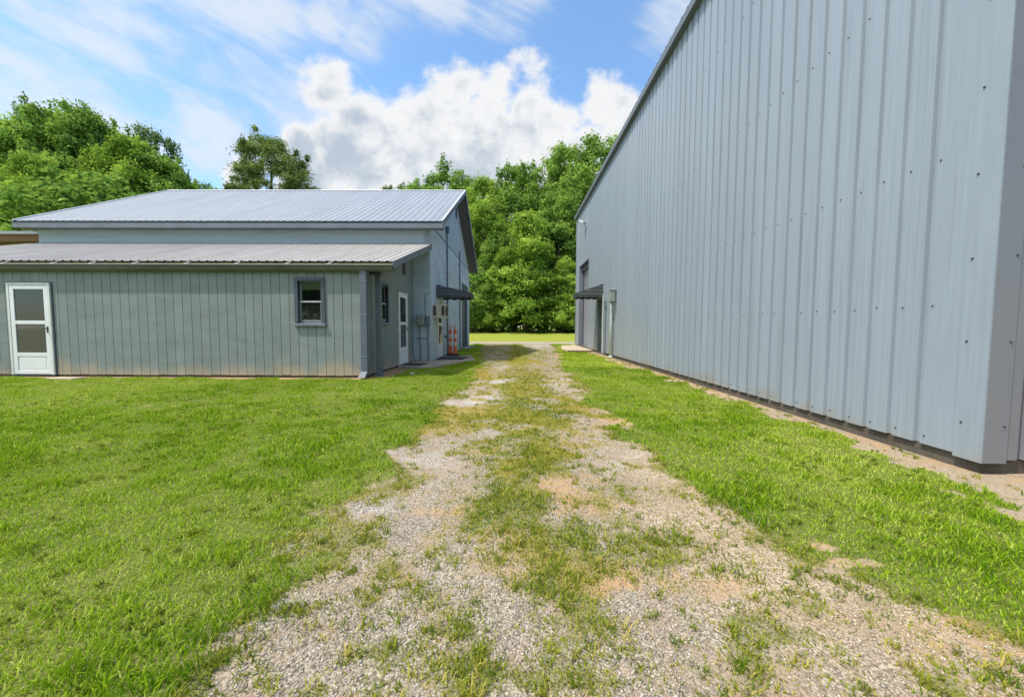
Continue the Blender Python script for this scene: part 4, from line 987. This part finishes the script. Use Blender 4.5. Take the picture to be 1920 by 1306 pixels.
# pipes, meter, flood lamp
p = MB(); p.tube([(XR - .045, 17.16, .05), (XR - .045, 17.16, 2.72)], .028, 8); build(p, 'conduit', PVC, big)
p = MB(); p.tube([(XR - .045, 16.72, .05), (XR - .045, 16.72, 2.2)], .024, 8); p.box((XR - .10, 16.66, 2.12), (XR - .004, 16.79, 2.40)); build(p, 'conduit', METERD, big)
p = MB(); p.tube([(XR - .10, 15.45, .0), (XR - .10, 15.45, 1.55), (XR - .12, 15.38, 2.0), (XR - .13, 15.30, 2.34)], .058, 10); p.tube([(XR - .10, 15.45, .0), (XR - .10, 15.45, .09)], .085, 10); build(p, 'conduit', PVC, big, smooth=True)
mb_ = build(MB().box((XR - .24, 15.16, 2.28), (XR - .03, 15.44, 2.74)), 'meter_box', METER, big, bevel=.012)
build(MB().box((XR - .255, 15.13, 2.742), (XR - .005, 15.47, 2.765)), 'meter_hood', PVC, mb_)
build(MB().tube([(XR - .05, 15.12, 2.7), (XR - .05, 15.12, 1.9), (XR - .07, 15.36, 1.55)], .018, 7), 'cable', METERD, mb_)
fl = MB(); Yf, Zf = 21.9, 7.22
fl.tube([(XR - .002, Yf, Zf - .15), (XR - .10, Yf, Zf - .15), (XR - .16, Yf, Zf - .05)], .03, 7); fl.box((XR - .02, Yf - .08, Zf - .25), (XR - .002, Yf + .08, Zf - .05)); lamp_ = build(fl, 'flood_light', PVC, big)
fx = lambda a, b_, c: Vector((XR - .22, Yf, Zf)) + Vector((-.75, .45, .48)).normalized() * a + Vector((.52, .85, 0)).normalized() * b_ + Vector((-.4, .25, -.88)).normalized() * c
hd = MB(fx); hd.box((-.16, -.17, -.05), (.16, .17, .07)); build(hd, 'lamp_head', PVC, lamp_, bevel=.012)

# ------------------------------------------------------------------ trees
BARK = paint('tree_bark', (.13, .105, .085), .95, .3, 3, 20, .6, 12, stretch=(2, 2, .5))
LEAF = leaf_mat('broad_leaf', (.036, .088, .022), (.135, .25, .052), (.33, .47, .10), trans=.33, tcol=(.38, .60, .08))
LEAFL = leaf_mat('bright_leaf', (.055, .125, .022), (.20, .335, .05), (.41, .55, .10), trans=.35, tcol=(.50, .70, .08))
LEAFD = leaf_mat('dull_leaf', (.06, .105, .045), (.145, .225, .085), (.26, .35, .14), trans=.33, tcol=(.24, .38, .09))
LEAFP = leaf_mat('pine_needle', (.05, .085, .03), (.15, .215, .06), (.30, .36, .11), trans=.22, tcol=(.22, .30, .06))
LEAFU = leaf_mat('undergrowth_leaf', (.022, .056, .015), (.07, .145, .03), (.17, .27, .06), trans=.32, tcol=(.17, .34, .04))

def leaf_cards(C, Rc, per, size, squash, up, tint0, aspect=.62, droop=0.0):
    """leaf sprays round clump centres C with radii Rc -> V, F, tint"""
    n_each = np.maximum(30, (per * Rc ** 2).astype(int))
    idx = np.repeat(np.arange(len(C)), n_each); n = len(idx)
    d = rng.normal(0, 1, (n, 3)); d /= np.linalg.norm(d, axis=1)[:, None]
    d[:, 2] = np.where((d[:, 2] < -.25) & (rng.uniform(0, 1, n) < .6), -d[:, 2], d[:, 2])
    rad = rng.uniform(0, 1, n) ** .5 * (.82 + .30 * np.abs(rng.normal(0, 1, n)))
    rad = rad * (1 + .28 * np.sin(d[:, 0] * 5 + idx) * np.cos(d[:, 2] * 4 + idx * 1.7))
    p = C[idx] + d * (rad * Rc[idx])[:, None] * np.array([1, 1, squash])
    nr = d * .7 + rng.normal(0, .55, (n, 3)) + np.array([0, 0, up]); nr /= np.linalg.norm(nr, axis=1)[:, None]
    t = np.cross(nr, rng.normal(0, 1, (n, 3))); t /= np.linalg.norm(t, axis=1)[:, None]
    t[:, 2] -= droop; t /= np.linalg.norm(t, axis=1)[:, None]
    b = np.cross(nr, t)
    s = size * rng.uniform(.55, 1.35, n)
    a_, b_ = t * (s * .5)[:, None], b * (s * .5 * aspect)[:, None]
    fold = nr * (s * .14)[:, None]
    V = np.stack([p - a_, p + b_ * rng.uniform(.7, 1.2, n)[:, None] - a_ * .1 + fold, p + a_, p - b_ + a_ * .15 + fold], 1).reshape(-1, 3)
    k = np.arange(n) * 4
    F_ = np.stack([k, k + 1, k + 2, k + 3], 1)
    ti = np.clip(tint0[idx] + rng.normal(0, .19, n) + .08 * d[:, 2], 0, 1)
    return V, F_, ti

def tree_mesh(H, Rad, base, n, cr, per, size, shape='oak', squash=.75, seed=0, up=.4, lean=0.0, tint=.5):
    global rng
    keep_rng = rng; rng = np.random.default_rng(seed); rnd = random.Random(seed)
    C, Rc = [], []
    def env(t):
        if shape == 'oak': return Rad * (math.sin(math.pi * min(1, .10 + .88 * t) ** .85)) ** .75
        if shape == 'tall': return Rad * (math.sin(math.pi * (.14 + .80 * t))) ** .6 * (1 - .25 * t)
        if shape == 'layer': return Rad * (1 - t) ** .55 * (.75 + .25 * math.sin(t * 22))
        if shape == 'pine': return Rad * (1.02 - .15 * t) * math.sqrt(max(0, 1 - max(0, t - .15) ** 2 / .74)) if t > .0 else Rad * .8
        return Rad
    lob = [rnd.uniform(0, 6.28) for _ in range(4)]
    tries = 0
    while len(C) < n and tries < n * 60:
        tries += 1
        t = rnd.uniform(0, 1) ** .9; a = rnd.uniform(0, 6.28)
        if shape == 'pine': t = rnd.uniform(0, 1)
        e = env(t) * (1 + (.16 if shape != 'pine' else .05) * math.sin(3 * a + lob[0] + 5 * t) + .10 * math.sin(7 * t + 2 * a + lob[1]))
        r = e * (rnd.uniform(.28, 1.0) ** (.55 if shape != 'pine' else .5))
        p = np.array([r * math.cos(a) + lean * t * H * .2, r * math.sin(a), base + (H - base) * t])
        c = cr * rnd.uniform(.6, 1.3) * (1 - .35 * t if shape != 'pine' else 1)
        if any(np.linalg.norm((p - q) / np.array([1, 1, squash])) < (c + k) * (.40 if shape != 'pine' else .52) for q, k in zip(C, Rc)): continue
        C.append(p); Rc.append(c)
    C, Rc = np.array(C), np.array(Rc)
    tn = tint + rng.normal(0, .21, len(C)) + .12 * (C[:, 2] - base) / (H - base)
    V, F_, ti = leaf_cards(C, Rc, per, size, squash, up, tn, aspect=.62 if shape != 'pine' else .26, droop=.15)
    # extra sprays poking past the outline
    m = max(20, int(len(C) * .9)); o = rng.integers(0, len(C), m)
    dirs = rng.normal(0, 1, (m, 3)); dirs[:, 2] = np.abs(dirs[:, 2]) + .55; dirs /= np.linalg.norm(dirs, axis=1)[:, None]
    V2, F2, t2 = leaf_cards(C[o] + dirs * (Rc[o] * 1.12)[:, None], Rc[o] * .36, per * 1.3, size * .9, 1.9, up, tn[o])
    V = np.concatenate([V, V2]); F_ = np.concatenate([F_, F2 + len(F_) * 4]); ti = np.concatenate([ti, t2])
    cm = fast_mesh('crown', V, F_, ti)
    tr = MB(); r0 = H * .017 + .06
    pts = [(lean * (k / 8) ** 2 * H * .2 + .12 * math.sin(k * 1.7 + seed), .12 * math.cos(k * 1.3 + seed), H * .88 * k / 8 - .2 * (k == 0)) for k in range(9)]
    tr.tube(pts, [r0 * (1.25 if k == 0 else 1) * (1 - k / 9.5) + .02 for k in range(9)], 9)
    order = sorted(range(len(C)), key=lambda i: -Rc[i])[:26]
    for i in order:
        q = C[i]; zt = max(base * .75, q[2] - np.hypot(q[0], q[1]) * rnd.uniform(.35, .8)); f = min(.98, zt / (H * .88)); j = f * 8; j0 = int(min(7, j)); w = j - j0
        s0 = [pts[j0][k] * (1 - w) + pts[j0 + 1][k] * w for k in range(3)]
        mid = [(s0[k] + q[k]) / 2 + (0, 0, -.08 * H * .15)[k] + rnd.uniform(-.2, .2) for k in range(3)]
        br = max(.03, r0 * (1 - f) * .55)
        tr.tube([s0, mid, list(q)], [br, br * .65, br * .22], 5, cap=False)
    me = bpy.data.meshes.new('trunk'); me.from_pydata(tr.v, [], tr.f); me.polygons.foreach_set('use_smooth', [True] * len(me.polygons)); me.update()
    rng = keep_rng
    return me, cm
KINDS = {
    'oak':    (tree_mesh(20, 6.0, 2.6, 135, 1.5, 230, .32, 'oak', .85, 1), LEAF, 20, 6.0),
    'oak2':   (tree_mesh(20, 5.8, 2.2, 135, 1.5, 230, .32, 'tall', .85, 2), LEAF, 20, 5.6),
    'bright': (tree_mesh(20, 5.6, 2.2, 130, 1.45, 230, .31, 'oak', .85, 3, tint=.52), LEAFL, 20, 5.4),
    'airy':   (tree_mesh(20, 5.6, 3.5, 100, 1.3, 190, .31, 'tall', .8, 4), LEAF, 20, 5.2),
    'dull':   (tree_mesh(20, 5.2, 3.0, 125, 1.35, 210, .32, 'tall', .85, 5), LEAFD, 20, 5.2),
    'layer':  (tree_mesh(13, 4.9, 1.4, 150, 1.15, 240, .27, 'layer', .62, 6, up=.8, tint=.52), LEAFL, 13, 4.9),
    'pine':   (tree_mesh(24, 5.9, 10.5, 150, .92, 430, .34, 'pine', .78, 11), LEAFP, 24, 5.4),
    'small':  (tree_mesh(8, 3.4, .6, 70, 1.05, 190, .25, 'oak', .7, 8), LEAF, 8, 3.4),
}
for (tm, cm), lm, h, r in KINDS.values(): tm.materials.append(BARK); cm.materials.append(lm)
def tree(kind, px, top, Y, label, cat='tree', width=1.0, group=None, rot=None, name='broadleaf_tree', X=None):
    (tm, cm), lm, h, r = KINDS[kind]
    g = float(gz(np.array([0.0]), np.array([Y]))[0])
    t = atY(px, top + (14 if kind not in ('pine', 'layer', 'small') else 0), Y)
    s = (t.z - g) / (h * 1.03)
    e = thing(name, label, cat, (t.x if X is None else X, Y, g - .05), group)
    e.scale = (s * width, s * width, s); e.rotation_euler = (0, 0, rng.uniform(0, 6.28) if rot is None else rot)
    for nm, me in (('trunk', tm), ('crown', cm)):
        o = bpy.data.objects.new(nm, me); col.objects.link(o); o.parent = e
    return e
GRP = 'trees of the wood behind the drive'
GL_ = 'trees behind the left end of the workshop roof'
# the wood seen between the buildings, back row first
for a in [
    ('dull', 700, 352, 95, 'tiny distant tree top just showing over the middle of the workshop ridge', .9),
    ('dull', 742, 334, 78, 'small pointed tree top above the workshop ridge, second from the left of the ridge row', .8),
    ('oak2', 790, 334, 68, 'low dark tree top above the ridge between the pointed one and the tall grey-green one', 1.2),
    ('airy', 842, 302, 58, 'tall grey-green tree rising above the right end of the workshop ridge', 1.0),
    ('bright', 906, 312, 55, 'yellow-green tree standing just right of the workshop gable peak', .95),
    ('oak', 966, 296, 57, 'dark round-topped tall tree in the middle of the gap between the buildings', .9),
    ('airy', 1022, 286, 56, 'thin-leaved tall tree with sky showing through, right of the round-topped one', 1.0),
    ('oak2', 1068, 262, 57, 'tall dense green tree left of the tallest one beside the metal roof edge', .85),
    ('airy', 1136, 246, 55, 'tallest airy tree touching the sloping roof edge of the metal building', 1.05),
    ('oak', 1215, 250, 56, 'tree almost wholly hidden behind the roof edge of the metal building', 1.0)]:
    tree(*a[:5], width=a[5], group=GRP)
for a in [
    ('bright', 905, 360, 49, 'yellowish leafy tree close against the workshop gable edge', .9),
    ('oak', 940, 420, 47.5, 'dark green middle-height tree left of the bright layered tree', .9),
    ('oak2', 1050, 345, 50, 'mid green tree with small gaps behind the bright layered tree', 1.0),
    ('oak', 1110, 385, 48.5, 'dark tree half hidden by the far corner of the metal building', .9),
    ('layer', 988, 395, 44.0, 'bright light-green tree with flat layered branches in front of the wood', 1.0),
    ('layer', 1062, 480, 43.6, 'shorter light-green layered tree beside the far corner of the metal building', 1.0),
    ('layer', 925, 500, 43.2, 'short pale-green leaning tree at the lower left of the wood', .95),
    ('small', 888, 505, 43.0, 'small light shrubby tree by the far corner of the workshop', 1.0)]:
    tree(*a[:5], width=a[5], group=GRP)
# trees behind the left end of the roof
for a in [
    ('dull', 62, 188, 44, 'greyish feathery tree top behind the leftmost bright trees', .55),
    ('oak', -150, 190, 35, 'tall green tree mostly outside the left edge', 1.0),
    ('bright', 8, 200, 33, 'bright green broad tree at the left edge of the picture', .95),
    ('oak2', 118, 178, 35, 'tallest dark green tree with a pointed top on the left', .85),
    ('oak', 172, 196, 36, 'rounded tree just right of the tallest pointed tree', .75),
    ('airy', 222, 236, 40, 'thin grey-green tree top showing between the leafy left trees', .8),
    ('bright', 240, 232, 34, 'bright leafy tree above the left slope of the workshop roof', .85),
    ('dull', 282, 228, 42, 'tree with upright feathery sprays right of the left clump', .7),
    ('oak', 305, 276, 35, 'lower green tree above where the roof slope meets the ridge', .95),
    ('oak2', 362, 326, 46, 'lowest small tree at the right end of the left clump', 1.0),
    ('bright', 66, 265, 29, 'low yellow-green tree in front of the left clump', .8),
    ('small', 155, 335, 27, 'low leafy shrub peeping over the left roof slope', 1.3),
    ('small', -20, 360, 27, 'dark shrubby tree behind the brown shed', 1.3)]:
    tree(*a[:5], width=a[5], group=GL_)
tree('pine', 506, 258, 46, 'single broad pine with gaps in its crown rising behind the workshop ridge', 'pine tree', width=1.10, name='pine_tree', rot=2.2)
# undergrowth along the foot of the wood
n = 260
X = rng.uniform(-34, 34, n); Y = 43.4 + 4.2 * rng.uniform(0, 1, n) ** 1.5; Hh = rng.uniform(.1, 3.6, n) * (.55 + .45 * (Y - 43) / 4)
C = np.stack([X, Y, gz(X, Y) + Hh * .75], 1); Rc = rng.uniform(.75, 1.45, n)
X2 = rng.uniform(-30, 30, 150); Y2 = rng.uniform(41.9, 43.4, 150)
C = np.concatenate([C, np.stack([X2, Y2, gz(X2, Y2) + .12], 1)]); Rc = np.concatenate([Rc, rng.uniform(.25, .55, 150)]); n = len(C)
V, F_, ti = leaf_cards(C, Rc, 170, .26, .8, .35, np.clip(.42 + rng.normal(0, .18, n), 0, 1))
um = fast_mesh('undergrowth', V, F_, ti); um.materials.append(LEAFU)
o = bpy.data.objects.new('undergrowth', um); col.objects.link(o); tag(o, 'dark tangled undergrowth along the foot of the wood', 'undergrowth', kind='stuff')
# deep wood closing the view; unseen clumps added behind the viewer against pane reflections
n = 720
X = np.where(np.arange(n) < 360, rng.uniform(-75, 75, n), rng.uniform(-50, 50, n)); Y = np.where(np.arange(n) < 360, rng.uniform(60, 78, n), rng.uniform(-44, -36, n)); Z = rng.uniform(.5, 15, n) * np.where(np.abs(X + 14) < 20, .75, 1)
C = np.stack([X, Y, gz(X, Y) + Z], 1); Rc = rng.uniform(1.8, 3.2, n)
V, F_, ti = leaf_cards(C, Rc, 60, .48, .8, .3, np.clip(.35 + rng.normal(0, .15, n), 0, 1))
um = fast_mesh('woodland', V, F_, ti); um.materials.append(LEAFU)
o = bpy.data.objects.new('woodland', um); col.objects.link(o); tag(o, 'deep shaded wood filling in behind the front trees, plus unseen clumps added behind the viewer', 'woodland', kind='stuff')

# ------------------------------------------------------------------ sky, clouds, sun
w = bpy.data.worlds.new('World'); scene.world = w; w.use_nodes = True
nt = w.node_tree; nt.nodes.clear()
SX, SY = .48, .25                                       # sun travels +x, +y while dropping by 1
el = math.atan(1 / math.hypot(SX, SY)); az = math.atan2(-SX, -SY)
sky = N(nt, 'ShaderNodeTexSky', sky_type='NISHITA'); sky.sun_disc = False; sky.sun_elevation = el; sky.sun_rotation = az
sky.air_density = 1.0; sky.dust_density = .6; sky.ozone_density = 2.0; sky.altitude = 100
gen = N(nt, 'ShaderNodeTexCoord').outputs['Generated']
sp = N(nt, 'ShaderNodeSeparateXYZ', {0: gen})
ya = M(nt, 'ADD', M(nt, 'ABSOLUTE', sp.outputs[1]), .02)
U = M(nt, 'DIVIDE', sp.outputs[0], ya); Vv = M(nt, 'DIVIDE', sp.outputs[2], ya)
UV = N(nt, 'ShaderNodeCombineXYZ', {0: U, 1: Vv, 2: M(nt, 'SIGN', sp.outputs[1])}).outputs[0]
nb = NOISE(nt, UV, 4.2, 9, .56, .15); nb2 = NOISE(nt, MAPV(nt, UV, loc=(5.2, 1.3, 0)), 13, 7, .6)
blobs = [(640, 195, 62), (690, 250, 85), (640, 290, 80), (590, 300, 55), (765, 265, 100), (868, 188, 78), (930, 200, 88), (850, 270, 110), (985, 215, 80), (960, 280, 110), (1030, 255, 70), (1125, 225, 62),
         (1150, 265, 60), (1090, 300, 75), (700, 325, 105), (800, 335, 100), (575, 345, 60), (470, 350, 60), (1220, 270, 80), (1320, 230, 100), (900, 340, 150), (1040, 330, 110)]
f = None
for (x, y, r) in blobs:
    u, v = (x - 966) / F, (613 - y) / F
    du, dv = M(nt, 'SUBTRACT', U, u), M(nt, 'SUBTRACT', Vv, v)
    d2 = M(nt, 'SQRT', M(nt, 'ADD', M(nt, 'MULTIPLY', du, du), M(nt, 'MULTIPLY', dv, dv)))
    k = M(nt, 'SUBTRACT', 1.0, M(nt, 'DIVIDE', d2, r / F))
    f = k if f is None else M(nt, 'SMOOTH_MAX', f, k, .12)
fcum = M(nt, 'ADD', f, M(nt, 'ADD', M(nt, 'MULTIPLY', M(nt, 'SUBTRACT', nb, .5), 1.9), M(nt, 'MULTIPLY', M(nt, 'SUBTRACT', nb2, .5), 1.15)))
cum = SS(nt, fcum, .0, .44)
# thin streaked cloud, drawn out down to the right
UR = MAPV(nt, UV, (1, 1, 1), (0, 0, R(29)))
st1 = NOISE(nt, MAPV(nt, UR, (.75, 2.7, 1)), 2.1, 9, .60, .45)
st2 = NOISE(nt, MAPV(nt, UR, (1, 2.6, 1), (0, 0, 0), (2, 4, 0)), 5.5, 7, .62, .3)
soft = None
for (x, y, r) in [(510, 92, 125), (440, 60, 120), (330, 70, 170), (230, 120, 200), (470, 190, 130), (560, 210, 110), (90, 60, 210), (80, 200, 220), (640, 70, 70), (700, 100, 70), (420, 260, 160), (250, 300, 200), (820, 10, 110), (740, 40, 90), (960, 20, 100), (1240, 60, 80)]:
    u, v = (x - 966) / F, (613 - y) / F
    du, dv = M(nt, 'SUBTRACT', U, u), M(nt, 'SUBTRACT', Vv, v)
    d2 = M(nt, 'SQRT', M(nt, 'ADD', M(nt, 'MULTIPLY', du, du), M(nt, 'MULTIPLY', dv, dv)))
    k = M(nt, 'SUBTRACT', 1.0, M(nt, 'DIVIDE', d2, r / F))
    soft = k if soft is None else M(nt, 'SMOOTH_MAX', soft, k, .2)
soft = SS(nt, soft, -.35, .75)
cir = M(nt, 'ADD', M(nt, 'MULTIPLY', st1, .72), M(nt, 'MULTIPLY', st2, .28))
cir = SS(nt, M(nt, 'ADD', cir, M(nt, 'MULTIPLY', M(nt, 'SUBTRACT', soft, .45), .22)), .49, .71)
veil = SS(nt, M(nt, 'ADD', st1, M(nt, 'MULTIPLY', M(nt, 'SUBTRACT', soft, .5), .5)), .25, .9)
skyc = MIX(nt, 1.0, sky.outputs[0], (1.8, 2.12, 2.2), 'MULTIPLY')
c1 = MIX(nt, M(nt, 'MULTIPLY', veil, .30), skyc, (4.1, 5.0, 6.3))
c1 = MIX(nt, M(nt, 'MULTIPLY', cir, .75), c1, (6.3, 6.7, 7.1))
shade = SS(nt, M(nt, 'ADD', M(nt, 'MULTIPLY', nb2, .5), M(nt, 'MULTIPLY', NOISE(nt, MAPV(nt, UV, loc=(1.1, .35, 0)), 3.4, 6, .55), .6)), .42, .66)
core = SS(nt, fcum, .30, .95)
cumc = MIX(nt, M(nt, 'MULTIPLY', shade, core), (7.0, 7.05, 7.15), (3.9, 4.5, 5.3))
c2 = MIX(nt, cum, c1, cumc)
# unseen bright glow added round the sun, high behind the viewer, to lift shade
sdv = Vector((-SX, -SY, 1)).normalized()
ds = N(nt, 'ShaderNodeVectorMath', {0: gen, 1: tuple(sdv)}, operation='DOT_PRODUCT').outputs['Value']
c2 = MIX(nt, SS(nt, ds, .55, 1.0), c2, (15, 14.6, 14.0))
bg = N(nt, 'ShaderNodeBackground', {'Color': c2, 'Strength': .10})
nt.links.new(bg.outputs[0], N(nt, 'ShaderNodeOutputWorld').inputs[0])

sd_ = bpy.data.lights.new('sun', 'SUN'); sd_.energy = 3.3; sd_.angle = R(.6); sd_.color = (1, .955, .88)
so = bpy.data.objects.new('sun', sd_); col.objects.link(so)
so.rotation_euler = Vector((SX, SY, -1)).to_track_quat('-Z', 'Y').to_euler()

scene.view_settings.view_transform = 'Standard'; scene.view_settings.look = 'None'
scene.view_settings.exposure = .40; scene.view_settings.gamma = 1.0
scene.render.engine = 'CYCLES'
scene.cycles.max_bounces = 6; scene.cycles.diffuse_bounces = 3; scene.cycles.transparent_max_bounces = 12
scene.cycles.use_denoising = True
